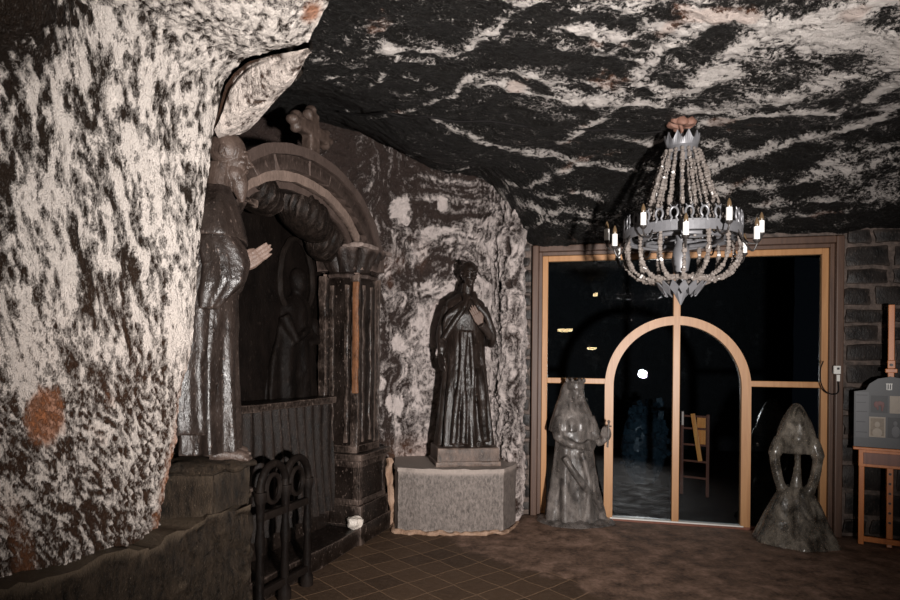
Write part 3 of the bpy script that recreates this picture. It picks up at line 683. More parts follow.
# ================================================================== SIDE ALTAR
alt = thing('altar', 'dark carved salt side altar with pillars, arch and cross on top', 'altar', (-1.3, 3.8, 0), math.atan2(0.938, 0.348))
def abox(bm, s0, s1, f0, f1, z0, z1, bev=0.008): box(bm, ((s0+s1)/2, -(f0+f1)/2, (z0+z1)/2), (abs(s1-s0), abs(f1-f0), z1-z0), None, bev)
def pillar(s0, s1, main):
    bm = bmesh.new(); abox(bm, s0-0.04, s1+0.04, -0.52, 0.05, 0.0, 0.17); abox(bm, s0-0.02, s1+0.02, -0.50, 0.03, 0.16, 0.33); rough(bm, 0.012, 8, 230, 0.05)
    bm_obj('pedestal_base', bm, M['altar'], alt, True)
    bm = bmesh.new(); abox(bm, s0, s1, -0.48, 0.0, 0.31, 0.72)
    for a, b in ((s0, s0+0.05), (s1-0.05, s1)): abox(bm, a, b, -0.02, 0.012, 0.33, 0.71, 0.004)
    abox(bm, s0, s1, -0.02, 0.012, 0.33, 0.38, 0.004); abox(bm, s0, s1, -0.02, 0.012, 0.66, 0.71, 0.004)
    for a, b in ((-0.48, -0.43), (-0.05, 0.0)): abox(bm, s0-0.012, s0+0.02, a, b, 0.33, 0.71, 0.004)
    abox(bm, s0-0.012, s0+0.02, -0.48, 0.0, 0.33, 0.38, 0.004); abox(bm, s0-0.012, s0+0.02, -0.48, 0.0, 0.66, 0.71, 0.004)
    rough(bm, 0.007, 12, 235, 0.05); bm_obj('pedestal', bm, M['altar'], alt, True)
    bm = bmesh.new(); abox(bm, s0-0.045, s1+0.045, -0.525, 0.045, 0.72, 0.775, 0.012); rough(bm, 0.006, 12, 236, 0.05); bm_obj('pedestal_cap', bm, M['altar'], alt, True)
    a, b, f0, f1 = s0+0.05, s1-0.05, -0.43, -0.05
    bm = bmesh.new(); abox(bm, a+0.02, b-0.02, f0+0.02, f1-0.02, 0.77, 2.36, 0.0)
    m = (a+b)/2; fm = (f0+f1)/2
    for x, y in ((a, f0), (a, f1), (b, f0), (b, f1)):                                           # corner staves
        abox(bm, x-0.012, x+0.035 if x == a else x+0.012, (y-0.012) if y == f0 else y-0.06, (y+0.06) if y == f0 else y+0.012, 0.77, 2.34, 0.01)
    for x in (m-0.07, m+0.07): abox(bm, x-0.02, x+0.02, f1-0.03, f1-0.004, 0.86, 2.26, 0.008)      # front ribs
    for y in (fm-0.08, fm+0.07): abox(bm, a+0.004, a+0.03, y-0.02, y+0.02, 0.86, 2.26, 0.008)      # side ribs
    abox(bm, a-0.012, b+0.012, f0-0.012, f1+0.012, 0.77, 0.84, 0.012)
    rough(bm, 0.012, 9, 240, 0.045); bm_obj('shaft', bm, M['altar'], alt, True)
    if main:
        bm = bmesh.new(); abox(bm, a-0.020, a+0.01, f1-0.045, f1+0.012, 1.30, 2.28, 0.01); rough(bm, 0.008, 14, 244, 0.05)
        tag(bm_obj('rust_streak', bm, M['streak'], alt, True), 'orange rusty streak down the corner')
    # flaring octagonal capital with leaf lobes
    bm = bmesh.new(); cx, cy = m, -fm; secs = [(2.32, 0.235), (2.345, 0.25), (2.37, 0.225), (2.42, 0.232), (2.48, 0.262), (2.54, 0.30), (2.57, 0.315)]
    n = 96; rings = []
    for z, r in secs:
        ring = []
        for k in range(n):
            q = 2*math.pi*k/n; oc = 1.0/max(abs(math.cos(((q+math.pi/8) % (math.pi/4))-math.pi/8)), 0.5)
            lob = 0.030*abs(math.sin(q*8))*(1 if z > 2.39 else 0)
            ring.append(bm.verts.new((cx+(r*oc*0.93+lob)*math.cos(q), cy+(r*oc*0.93+lob)*math.sin(q), z)))
        rings.append(ring)
    for p, q in zip(rings, rings[1:]):
        for k in range(n): bm.faces.new((p[k], p[(k+1) % n], q[(k+1) % n], q[k]))
    bm.faces.new(rings[0][::-1]); bm.faces.new(rings[-1]); rough(bm, 0.006, 12, 250, 0.05)
    bm_obj('capital', bm, M['altar_pale'], alt, True)
    bm = bmesh.new(); abox(bm, m-0.29, m+0.29, fm-0.28, fm+0.28, 2.57, 2.61, 0.012); rough(bm, 0.016, 18, 255, 0.04)
    bm_obj('abacus', bm, M['dusty' if main else 'altar'], alt, True)
    bm = bmesh.new(); abox(bm, m-0.21, m+0.21, fm-0.2, fm+0.2, 2.6, 2.72, 0.015); rough(bm, 0.012, 12, 258, 0.05); bm_obj('impost', bm, M['altar'], alt, True)
pillar(1.49, 1.99, True); pillar(-0.47, 0.03, False)
AC, AZ = 0.76, 2.39
def arch_band(name, ho, ro, hi, ri, f0, f1, mat, wav=0.0, seed=260):
    bm = bmesh.new(); V = []; n = 90
    for k in range(n+1):
        a = math.pi*k/n; e = wav*(0.5+0.5*math.cos(a*44))
        po = (AC+ho*math.cos(a), AZ+ro*math.sin(a)); pi_ = (AC+hi*math.cos(a), AZ+ri*math.sin(a))
        V.append([bm.verts.new((po[0], -f0, po[1])), bm.verts.new((po[0], -f1-e, po[1])), bm.verts.new((pi_[0], -f1-e*.6, pi_[1])), bm.verts.new((pi_[0], -f0, pi_[1]))])
    for p, q in zip(V, V[1:]):
        for k in range(4): bm.faces.new((p[k], p[(k+1) % 4], q[(k+1) % 4], q[k]))
    bm.faces.new(V[0]); bm.faces.new(V[-1][::-1]); rough(bm, 0.010, 10, seed, 0.06)
    return bm_obj(name, bm, mat, alt, True)
arch_band('arch', 1.07, 0.71, 0.92, 0.57, -0.48, 0.01, M['altar_pale'])
arch_band('arch_moulding', 1.10, 0.74, 1.03, 0.67, -0.2, 0.045, M['altar_pale'], 0, 262)
arch_band('arch_frieze', 1.035, 0.675, 0.92, 0.57, -0.1, 0.012, M['altar_pale'], -0.06, 264)
arch_band('arch_fillet', 0.93, 0.58, 0.84, 0.50, -0.48, -0.045, M['altar'], 0, 266)
arch_band('arch_soffit_rib', 0.85, 0.51, 0.79, 0.45, -0.48, -0.09, M['altar_pale'], 0, 268)
# scalloped shell lobes hanging under the arch
def lobe(s, f, z, rs, rf, rz, tilt):
    bm = bmesh.new(); n, m2 = 80, 26; rings = []
    for i in range(1, m2):
        ph = math.pi*i/m2; ring = []
        for k in range(n):
            q = 2*math.pi*k/n; r = math.sin(ph)*(1+0.035*math.sin(q*22+3.5*math.cos(ph))+0.03*math.sin(q*7))
            ring.append(bm.verts.new((rs*r*math.cos(q), rf*r*math.sin(q), rz*math.cos(ph))))
        rings.append(ring)
    for p, q in zip(rings, rings[1:]):
        for k in range(n): bm.faces.new((p[k], p[(k+1) % n], q[(k+1) % n], q[k]))
    bm.faces.new(rings[0][::-1]); bm.faces.new(rings[-1])
    bmesh.ops.transform(bm, matrix=Matrix.Translation((s, -f, z)) @ Matrix.Rotation(tilt, 4, 'X') @ Matrix.Rotation(0.3, 4, 'Y'), verts=bm.verts[:]); rough(bm, 0.012, 14, 263, 0.05)
    bm_obj('shell_lobe', bm, M['alcove_grain'], alt, True)
lobe(0.36, -0.24, 2.80, 0.27, 0.20, 0.15, 0.5); lobe(1.02, -0.26, 2.76, 0.34, 0.20, 0.17, 0.4); lobe(1.42, -0.30, 2.66, 0.26, 0.16, 0.22, 0.4)
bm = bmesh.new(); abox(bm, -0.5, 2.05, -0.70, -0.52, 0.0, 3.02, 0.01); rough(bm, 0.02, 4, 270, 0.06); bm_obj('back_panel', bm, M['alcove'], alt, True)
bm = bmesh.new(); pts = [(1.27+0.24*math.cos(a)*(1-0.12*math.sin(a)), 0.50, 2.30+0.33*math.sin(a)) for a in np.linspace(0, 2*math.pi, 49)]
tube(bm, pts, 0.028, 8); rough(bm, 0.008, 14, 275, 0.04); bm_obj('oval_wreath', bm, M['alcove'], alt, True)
bm = bmesh.new()
loft(bm, [(1.25, 1.22, 0.52, 0.36, 0.10), (1.5, 1.22, 0.52, 0.33, 0.12), (1.8, 1.25, 0.52, 0.24, 0.12), (2.05, 1.27, 0.52, 0.20, 0.11), (2.15, 1.27, .52, .08, .07)], 64, 40, lambda th, z: 0.03*np.sin(th*9+z*5)*(2.2-z))
ell(bm, (1.27, 0.49, 2.26), (0.085, 0.09, 0.12)); tube(bm, [(1.05, .47, 1.95), (1.12, .40, 1.75), (1.27, .38, 1.85)], [.05, .045, .035]); tube(bm, [(1.46, .47, 1.95), (1.42, .40, 1.75), (1.28, .38, 1.85)], [.05, .045, .035])
fuse('relief_figure', bm, M['alcove'], alt, 0.014, 2, 0.01)
bm = bmesh.new(); n = 120
top = []
for z in np.linspace(0.30, 1.22, 24):
    ring = []
    for k in range(n):
        s = 0.04+(1.44-0.04)*k/(n-1); f = -0.24+0.018*math.sin(k*0.62+2.2*math.sin(z*3+k*.05))+0.04*(1.22-z)
        ring.append(bm.verts.new((s, -f, z)))
    top.append(ring)
for p, q in zip(top, top[1:]):
    for k in range(n-1): bm.faces.new((p[k], p[k+1], q[k+1], q[k]))
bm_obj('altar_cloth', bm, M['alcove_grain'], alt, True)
bm = bmesh.new(); abox(bm, 0.02, 1.47, -0.52, -0.21, 1.215, 1.27, 0.01); abox(bm, 0.05, 1.45, -0.52, -0.30, 0.30, 1.22, 0.0); rough(bm, 0.008, 10, 280, 0.06); bm_obj('altar_table', bm, M['altar'], alt, True)
bm = bmesh.new(); abox(bm, 0.04, 1.46, -0.55, -0.27, 0.0, 0.31, 0.012); rough(bm, 0.014, 7, 285, 0.06); bm_obj('step', bm, M['altar'], alt, True)
bm = bmesh.new(); abox(bm, 0.02, 1.47, -0.55, 0.04, 0.0, 0.15, 0.012); rough(bm, 0.014, 7, 288, 0.06); bm_obj('step', bm, M['altar'], alt, True)
bm = bmesh.new(); cs, cf = 0.86, -0.10
abox(bm, cs-0.06, cs+0.06, cf-0.05, cf+0.05, 3.05, 3.47, 0.012); abox(bm, cs-0.20, cs+0.20, cf-0.05, cf+0.05, 3.31, 3.41, 0.012)
for x, zc in ((cs-0.2, 3.36), (cs+0.2, 3.36), (cs, 3.475)):
    for dx, dz in ((0, 0), (0.045, 0.0), (-0.045, 0), (0, 0.045), (0, -0.045)): ell(bm, (x+dx, -cf, zc+dz), (0.038, 0.05, 0.038), None, 12)
fuse('cross', bm, M['face'], alt, 0.010, 2, 0.008)
bm = bmesh.new(); ell(bm, (0, 0, 0), (0.075, 0.06, 0.058), None, sub=3); rough(bm, 0.035, 16, 290, 0.02)
o = tag(bm_obj('salt_lump', bm, M['white_salt'], None, False), 'small white lump of salt on the altar step by the pillar base', 'salt lump'); o.location = (-0.80, 5.13, 0.20)

# carved rail before the altar opening
rail = thing('altar_rail', 'low dark carved rail with arched loops before the altar steps', 'railing', (-1.3, 3.8, 0), math.atan2(0.938, 0.348))
for s in (0.0, 0.26, 0.52):
    bm = bmesh.new(); lathe(bm, [(0.045, 0), (0.045, 0.06), (0.025, 0.10), (0.03, 0.2), (0.022, 0.34), (0.034, 0.44), (0.022, 0.54), (0.03, 0.68), (0.04, 0.72), (0.04, 0.76)], (s, -0.13, 0), 16); bm_obj('post', bm, M['alcove'], rail, True)
for s in (0.13, 0.39):
    bm = bmesh.new(); tube(bm, [(s+0.135*math.cos(a), -0.13, 0.76+0.16*math.sin(a)) for a in np.linspace(0, math.pi, 17)], 0.026, 10)
    tube(bm, [(s+0.07*math.cos(a), -0.13, 0.76+0.09*math.sin(a)) for a in np.linspace(0, 2*math.pi, 21)], 0.016, 8); bm_obj('loop', bm, M['alcove'], rail, True)
for z in (0.12, 0.60):
    bm = bmesh.new(); abox(bm, -0.02, 0.54, 0.11, 0.15, z-0.025, z+0.025, 0.006); bm_obj('crossbar', bm, M['alcove'], rail, True)

# ================================================================== STATUES
def head(bm, c, yaw, pitch=0.0, s=1.0, beard=False, hair=True):
    """head centred on c, facing yaw in the xy plane"""
    r = Matrix.Rotation(yaw, 4, 'Z') @ Matrix.Rotation(pitch, 4, 'Y'); b = bmesh.new()
    ell(b, (-0.014, 0, 0.035), (0.098, 0.078, 0.094), None, 28); ell(b, (0.022, 0, -0.035), (0.064, 0.056, 0.085), None, 24)      # skull, face
    ell(b, (0.052, 0, -0.100), (0.030, 0.030, 0.024))                                                           # chin
    tube(b, [(0.080, 0, 0.022), (0.098, 0, -0.008), (0.119, 0, -0.034), (0.092, 0, -0.046)], [0.010, 0.012, 0.013, 0.010], 10)   # nose
    ell(b, (0.083, 0, -0.022), (0.026, 0.012, 0.030), None, 14); ell(b, (0.040, 0, -0.030), (0.052, 0.050, 0.075), None, 20)
    for q in (-1, 1):
        tube(b, [(0.086, 0.006*q, 0.024), (0.088, 0.026*q, 0.031), (0.070, 0.050*q, 0.024)], [0.009, 0.010, 0.007], 8)             # brow
        ell(b, (0.102, 0.013*q, -0.040), (0.011, 0.008, 0.008), None, 10)                                        # nostril wing
        ell(b, (0.073, 0.030*q, 0.004), (0.010, 0.014, 0.008), None, 12); ell(b, (0.060, 0.040*q, -0.030), (0.026, 0.018, 0.018), None, 12)   # lid, cheekbone
        tube(b, [(-0.036+0.014*math.cos(t), (0.077+0.003*math.cos(t))*q, 0.006+0.026*math.sin(t)) for t in np.linspace(0.5, 5.9, 15)], 0.005, 6)    # ear rim
        ell(b, (-0.037, 0.074*q, 0.008), (0.013, 0.010, 0.024), None, 10); ell(b, (-0.026, 0.077*q, -0.018), (0.008, 0.007, 0.010), None, 8)
    tube(b, [(0.070, -0.022, -0.068), (0.088, 0, -0.064), (0.070, 0.022, -0.068)], 0.0065, 8); tube(b, [(0.068, -0.019, -0.080), (0.085, 0, -0.080), (0.068, 0.019, -0.080)], 0.0075, 8)
    if hair:
        ell(b, (-0.018, 0, 0.046), (0.088, 0.081, 0.088)); ell(b, (-0.034, 0, -0.005), (0.056, 0.072, 0.070))
        for k in range(40):
            a = random.uniform(0.9, 5.4); zc = random.uniform(-0.03, 0.125); rr = math.sqrt(max(0.02, 1-((zc-0.045)/0.10)**2))
            ell(b, (-0.018+0.084*rr*math.cos(a), 0.080*rr*math.sin(a), zc), (0.016, 0.016, 0.013), None, 10)
    if beard:
        ell(b, (0.026, 0, -0.090), (0.056, 0.060, 0.060)); ell(b, (0.050, 0, -0.135), (0.042, 0.046, 0.060))
        tube(b, [(0.045, 0, -0.095), (0.060, 0, -0.14), (0.066, 0, -0.19), (0.074, 0, -0.235)], [0.046, 0.044, 0.034, 0.012], 14)
        for k in range(13):
            q = 0.8*(-1+k/6); x0 = -0.004+0.060*(1-abs(q)**1.5)
            tube(b, [(x0, 0.056*q, -0.060-0.030*(1-abs(q))), (x0+0.012, 0.050*q, -0.115), (0.066+0.010*(1-abs(q)), 0.030*q, -0.165), (0.074, 0.010*q, -0.232+0.015*(k % 3))], [0.012, 0.0145, 0.0125, 0.006], 8)
        for q in (-1, 1): tube(b, [(0.098, 0.004*q, -0.056), (0.088, 0.024*q, -0.066), (0.070, 0.036*q, -0.098)], [0.007, 0.0085, 0.005], 8)     # moustache
    me = bpy.data.meshes.new('h')
    bmesh.ops.transform(b, matrix=Matrix.Translation(Vector(c)) @ r @ Matrix.Scale(s, 4), verts=b.verts[:]); b.to_mesh(me); b.free(); bm.from_mesh(me); bpy.data.meshes.remove(me)
def hand(bm, wrist, d, side, normal, L=0.175, curl=0.25, thumb=1):
    """palm and five fingers; d = direction of the fingers, side = towards the thumb, normal = out of the palm"""
    d = Vector(d).normalized(); side = (Vector(side)-d*Vector(side).dot(d)).normalized(); nrm = d.cross(side) if Vector(normal).dot(d.cross(side)) > 0 else side.cross(d)
    wv = Vector(wrist); p = L*0.52
    for q in (-0.030, -0.010, 0.010, 0.030):
        tube(bm, [wv+side*q*0.6, wv+d*p*0.5+side*q, wv+d*p+side*q], [0.014, 0.0155, 0.0125], 10)
    for k, (q, l) in enumerate(((0.030, 0.44), (0.010, 0.50), (-0.010, 0.46), (-0.030, 0.36))):
        a = wv+d*p+side*q; b = a+(d+nrm*curl*0.4+side*q*1.2).normalized()*L*l*0.45; c = b+(d+nrm*curl*1.1).normalized()*L*l*0.32; e = c+(d+nrm*curl*1.8).normalized()*L*l*0.25
        tube(bm, [a-d*0.015, b, c, e], [0.0095, 0.0086, 0.0078, 0.006], 10)
    t0 = wv+d*p*0.25+side*0.026; tube(bm, [t0, t0+(d+side*0.9).normalized()*0.035, t0+(d*1.5+side*0.6).normalized()*0.065, t0+(d*1.8+side*0.35+nrm*.2).normalized()*0.09], [0.015, 0.0125, 0.011, 0.008], 10)

# --- bearded friar in profile, facing the altar
fr = thing('friar_statue', 'brown salt statue of a bald bearded friar praying in profile beside the white rock', 'statue', (-1.285, 3.38, 0.985), R(21))
FZ = 0.04
bm = bmesh.new()
head(bm, (0.030, 0, FZ+1.71), 0, 0.04, 1.06, True, False)
tube(bm, [(-0.04, 0, FZ+1.40), (-0.03, 0, FZ+1.52), (-0.015, 0, FZ+1.66)], [0.10, 0.072, 0.066], 16)
fuse('head', bm, M['face'], fr, 0.0042, 1, 0.0015)
bm = bmesh.new()
loft(bm, [(FZ+1.02, -0.06, 0, 0.12, 0.15), (FZ+1.25, -0.055, 0, 0.13, 0.18), (FZ+1.40, -0.05, 0, 0.11, 0.18), (FZ+1.47, -0.04, 0, 0.08, 0.09)], 40, 20)
for q in (-1, 1):
    tube(bm, [(-0.05, 0.17*q, FZ+1.34), (0.0, 0.19*q, FZ+1.10), (0.07, 0.08*q, FZ+1.085), (0.105, 0.03*q, FZ+1.095)], [0.05, 0.045, 0.04, 0.026], 14)
    tube(bm, [(-0.06, 0.05*q, FZ+1.1), (-0.07, 0.09*q, FZ+0.5), (-0.05, 0.10*q, FZ+0.07)], [0.08, 0.06, 0.045], 12)
    tube(bm, [(-0.06, 0.10*q, FZ+0.05), (0.02, 0.10*q, FZ+0.045), (0.10, 0.11*q, FZ+0.03), (0.145, 0.115*q, FZ+0.022)], [0.045, 0.045, 0.040, 0.024], 14)
    for k in range(5): tube(bm, [(0.12, (0.085+0.014*k)*q, FZ+0.022), (0.165-0.006*k, (0.083+0.016*k)*q, FZ+0.014)], [0.013, 0.010], 8)
fuse('figure', bm, M['face'], fr, 0.0062, 2, 0.002)
bm = bmesh.new()
for q in (-1, 1): hand(bm, (0.105, 0.022*q, FZ+1.095), (0.78, -0.05*q, 0.62), (-0.62, 0, 0.78), (0, -q, 0), 0.20, 0.06)
tube(bm, [(0.06, 0, FZ+1.07), (0.12, 0, FZ+1.11)], [0.035, 0.034], 12)
tag(fuse('hands', bm, M['skin'], fr, 0.006, 2, 0.002), 'paler joined hands')
def frfold(th, z):
    zz = z-FZ; a = np.clip((1.0-zz)/0.9, 0, 1); fw = 0.5+0.5*np.cos(th+0.5)
    return a*(0.020*np.sin(th*8+0.6*math.sin(zz*4))+0.006*np.sin(th*17+1.0+zz))
bm = bmesh.new()
loft(bm, [(FZ+0.055, -0.085, 0, 0.185, 0.20), (FZ+0.3, -0.085, 0, 0.175, 0.195), (FZ+0.62, -0.085, 0, 0.165, 0.19), (FZ+0.95, -0.075, 0, 0.160, 0.185), (FZ+1.15, -0.065, 0, 0.155, 0.19), (FZ+1.3, -0.055, 0, 0.145, 0.205), (FZ+1.42, -0.05, 0, 0.125, 0.19), (FZ+1.49, -0.04, 0, 0.08, 0.10)], 120, 80, frfold)
tube(bm, [(-0.10, -0.10, FZ+0.75), (-0.10, -0.10, FZ+0.5)], 0.02, 8)
fuse('robe', bm, M['friar'], fr, 0.0075, 2, 0.006)
bm = bmesh.new()                                                # short shoulder cape with a clear hem
loft(bm, [(FZ+1.215, -0.045, 0, 0.178, 0.275), (FZ+1.235, -0.045, 0, 0.180, 0.280), (FZ+1.32, -0.05, 0, 0.165, 0.265), (FZ+1.40, -0.05, 0, 0.145, 0.235), (FZ+1.46, -0.045, 0, 0.115, 0.160), (FZ+1.50, -0.035, 0, 0.085, 0.095), (FZ+1.53, -0.03, 0, 0.075, 0.08)], 90, 40, lambda th, z: 0.004*np.sin(th*8))
fuse('shoulder_cape', bm, M['friar'], fr, 0.007, 2, 0.004)
for q in (-1, 1):                                               # wide hanging sleeves
    bm = bmesh.new()
    loft(bm, [(FZ+0.83, -0.075, 0.21*q, 0.05, 0.030), (FZ+0.90, -0.045, 0.215*q, 0.085, 0.042), (FZ+0.98, 0.0, 0.215*q, 0.115, 0.052), (FZ+1.08, 0.012, 0.20*q, 0.125, 0.062), (FZ+1.16, -0.005, 0.195*q, 0.122, 0.068), (FZ+1.22, -0.03, 0.19*q, 0.105, 0.064), (FZ+1.30, -0.05, 0.17*q, 0.07, 0.05)], 60, 60, lambda th, z: 0.005*np.sin(th*7+z*12))
    tube(bm, [(-0.03, 0.20*q, FZ+1.08), (0.06, 0.12*q, FZ+1.08), (0.10, 0.05*q, FZ+1.10)], [0.07, 0.062, 0.048], 14)
    fuse('sleeve', bm, M['friar'], fr, 0.007, 3, 0.004)
bm = bmesh.new()                                                # outer mantle falling behind the sleeve
loft(bm, [(FZ+0.17, -0.150, 0, 0.165, 0.235), (FZ+0.19, -0.150, 0, 0.170, 0.24), (FZ+0.5, -0.150, 0, 0.155, 0.235), (FZ+0.85, -0.135, 0, 0.145, 0.225), (FZ+1.1, -0.11, 0, 0.135, 0.22), (FZ+1.24, -0.09, 0, 0.13, 0.22)], 120, 70, lambda th, z: 0.014*np.sin(th*9+z*1.0)*np.clip((FZ+1.1-z)/0.9, 0, 1))
fuse('mantle', bm, M['friar'], fr, 0.0075, 2, 0.005)
bm = bmesh.new(); ell(bm, (-0.06, -0.02, 0.02), (0.25, 0.19, 0.062), None, sub=4); 
for v in bm.verts: v.co.z = max(v.co.z, 0.0)
rough(bm, 0.018, 14, 300, 0.03); bm_obj('rock_base', bm, M['bench'], fr, True)

# --- robed saint in the niche, facing out
sn = thing('saint_statue', 'dark salt statue of a young robed saint, hand on chest, in the niche', 'statue', (0.147, 5.90, 0.597), R(-80))
BZ = 0.178
bm = bmesh.new(); box(bm, (0.0, 0, 0.085), (0.44, 0.60, 0.17), None, 0.014); box(bm, (0, 0, 0.02), (0.47, 0.63, 0.05), None, 0.01); rough(bm, 0.009, 12, 310, 0.035)
bm_obj('base_block', bm, M['brown_block'], sn, True)
bm = bmesh.new()
head(bm, (0.025, 0.03, BZ+1.665), R(8), 0.12, 0.98, False, True)
tube(bm, [(-0.02, 0.01, BZ+1.40), (0.0, 0.025, BZ+1.58)], [0.07, 0.055], 14)
fuse('head', bm, M['statue'], sn, 0.0045, 1, 0.0015)
bm = bmesh.new()
loft(bm, [(BZ+0.95, 0, 0, 0.12, 0.16), (BZ+1.2, 0, 0, 0.125, 0.18), (BZ+1.38, -0.01, 0, 0.10, 0.19), (BZ+1.48, -0.01, 0, 0.06, 0.08)], 40, 20)
tube(bm, smooth_pts([(-0.01, -0.17, BZ+1.34), (0.0, -0.235, BZ+1.10), (0.06, -0.245, BZ+0.93), (0.07, -0.25, BZ+0.88)], 5), [0.05]*6+[0.045]*5+[0.035]*5, 12)      # right arm hangs
hand(bm, (0.07, -0.25, BZ+0.88), (0.1, 0.06, -1), (0.8, 0.5, 0), (0, 1, 0), 0.18, 0.3)
tube(bm, smooth_pts([(-0.01, 0.17, BZ+1.34), (0.03, 0.255, BZ+1.09), (0.12, 0.22, BZ+1.08), (0.185, 0.115, BZ+1.17)], 5), [0.055]*6+[0.048]*5+[0.038]*5, 12)         # left arm bent to the chest
for q in (-1, 1):
    tube(bm, [(0.0, 0.06*q, BZ+1.0), (0.02, 0.08*q, BZ+0.5), (0.03, 0.09*q, BZ+0.05)], [0.08, 0.06, 0.045], 12)
    tube(bm, [(0.03, 0.09*q, BZ+0.04), (0.20, 0.11*q, BZ+0.02)], [0.045, 0.032], 12)
fuse('figure', bm, M['friar'], sn, 0.0068, 2, 0.003)
bm = bmesh.new(); hand(bm, (0.188, 0.112, BZ+1.175), (0.02, -0.5, 0.87), (-0.1, 0.87, 0.5), (-1, 0, 0), 0.19, 0.06)
tag(fuse('hand', bm, M['skin'], sn, 0.0042, 1, 0.001), 'paler hand on the chest')
def snfold(th, z):
    a = np.clip((BZ+1.1-z)/1.0, 0, 1)
    return a*(0.028*np.sin(th*7+0.5+0.4*math.sin(z*3))+0.016*np.sin(th*13+2*z))
bm = bmesh.new()
loft(bm, [(BZ+0.0, 0.02, 0, 0.20, 0.275), (BZ+0.12, 0.02, 0, 0.185, 0.262), (BZ+0.45, 0.015, 0, 0.165, 0.235), (BZ+0.80, 0.01, 0, 0.145, 0.205), (BZ+1.08, 0.01, 0, 0.135, 0.185), (BZ+1.28, 0.0, 0, 0.135, 0.205), (BZ+1.40, -0.01, 0, 0.11, 0.19), (BZ+1.46, -0.01, 0, 0.07, 0.09)], 130, 90, snfold)
for y, tw in ((-0.10, .02), (-0.035, -.02), (0.03, 0.015)):      # sash ends and deep front pleats
    tube(bm, smooth_pts([(0.15, y*0.6, BZ+1.10), (0.17, y*0.9+tw, BZ+0.75), (0.19, y*1.2, BZ+0.35), (0.215, y*1.5, BZ+0.03)], 6), [0.024]*10+[0.034]*9, 10)
tube(bm, smooth_pts([(0.10, 0.10, BZ+0.75), (0.185, 0.13, BZ+0.52), (0.15, 0.17, BZ+0.05)], 6), [0.06]*4+[0.055]*4+[0.045]*5, 12)   # knee
fuse('robe', bm, M['statue'], sn, 0.0075, 2, 0.005)
bm = bmesh.new()                                               # cloak gathered over both shoulders
N_, M_ = 120, 60
def cloak(a, v):
    """a from -1 (right hand side) round the back to 1; v 0 neck .. 1 hem"""
    a = a if a > 0 else a*0.74; th = math.pi+a*2.55; hem = 0.60+0.07*math.cos(a*3); z = BZ+1.50-v*hem*(1.0 if abs(a) < 0.9 else 1-0.5*(abs(a)-0.9)/0.1)
    rx = 0.08+0.095*min(1, v*3.5)+0.02*v; ry = 0.085+0.185*min(1, v/0.28)**0.75+0.045*v
    f = 1+0.05*v*math.sin(a*17+v*2)
    return (-0.005+rx*f*math.cos(th), ry*f*math.sin(th), z)
for off in (0.0, 1.0): pass
outer_ = [[bm.verts.new(cloak(-1+2*i/N_, j/M_)) for j in range(M_+1)] for i in range(N_+1)]
for i in range(N_):
    for j in range(M_): bm.faces.new((outer_[i][j], outer_[i+1][j], outer_[i+1][j+1], outer_[i][j+1]))
bmesh.ops.solidify(bm, geom=bm.faces[:], thickness=-0.022)
tube(bm, smooth_pts([(0.09, -0.03, BZ+1.47), (0.15, -0.03, BZ+1.36), (0.165, -0.13, BZ+1.20), (0.12, -0.235, BZ+1.02)], 6), [0.03]*19, 10)
tube(bm, smooth_pts([(0.06, 0.06, BZ+1.48), (0.13, 0.09, BZ+1.36), (0.14, 0.185, BZ+1.24), (0.11, 0.255, BZ+1.04), (0.02, 0.25, BZ+0.97)], 6), [0.034]*25, 10)
for k in range(6):
    y0 = -0.06-0.03*k; tube(bm, smooth_pts([(0.11-0.005*k, 0.02-0.01*k, BZ+1.44-0.01*k), (0.155, y0, BZ+1.34-0.02*k), (0.14-0.01*k, -0.16-0.012*k, BZ+1.26-0.035*k)], 5), [0.02]*11, 8)
fuse('cloak', bm, M['statue'], sn, 0.008, 2, 0.004)

# --- crowned salt queen at the left of the door
qn = thing('queen_statue', 'cloudy grey salt statue of a crowned lady with veil, left of the arched door', 'statue', (1.235, 5.93, 0.03), R(-75)); qn.scale = (1.12, 1.12, 1.05)
bm = bmesh.new()
loft(bm, [(0.0, -0.01, 0.03, 0.20, 0.285), (0.05, -0.01, 0.02, 0.19, 0.27), (0.30, -0.01, 0.01, 0.16, 0.225), (0.60, 0, 0, 0.13, 0.185), (0.82, 0, 0, 0.115, 0.165), (1.0, 0, 0, 0.10, 0.15), (1.07, 0, 0, 0.06, 0.07)], 110, 70, lambda th, z: 0.018*np.sin(th*8+z*3)*np.clip((0.9-z)/0.7, 0, 1)+0.01*np.sin(th*15)*np.clip((0.7-z), 0, 1))
head(bm, (0.02, 0.0, 1.165), R(25), 0.1, 0.80, False, True)
tube(bm, [(-0.005, 0, 0.98), (0.005, 0, 1.10)], [0.06, 0.045], 12)
tube(bm, smooth_pts([(0, 0.14, 0.97), (0.03, 0.19, 0.80), (0.10, 0.20, 0.74), (0.13, 0.235, 0.78)], 5), [0.05]*6+[0.04]*5+[0.028]*5, 12)
hand(bm, (0.13, 0.235, 0.77), (0.15, 0.1, 1), (0, -1, 0), (-1, 0, 0), 0.13, 0.9)
tube(bm, smooth_pts([(0, -0.14, 0.97), (0.05, -0.17, 0.80), (0.14, -0.08, 0.73), (0.15, 0.02, 0.72)], 5), [0.05]*6+[0.042]*5+[0.03]*5, 12)
hand(bm, (0.15, 0.01, 0.72), (0.05, 1, -0.05), (0.1, 0, 1), (-1, 0, 0), 0.13, 0.4)
tube(bm, smooth_pts([(0.12, -0.15, 0.62), (0.17, -0.02, 0.40), (0.14, 0.16, 0.20), (0.08, 0.25, 0.03)], 6), [0.03]*19, 8); tube(bm, smooth_pts([(0.14, 0.0, 0.66), (0.17, 0.06, 0.36), (0.16, 0.02, 0.04)], 6), [0.028]*13, 8)
fuse('figure', bm, M['queen'], qn, 0.0075, 2, 0.006)
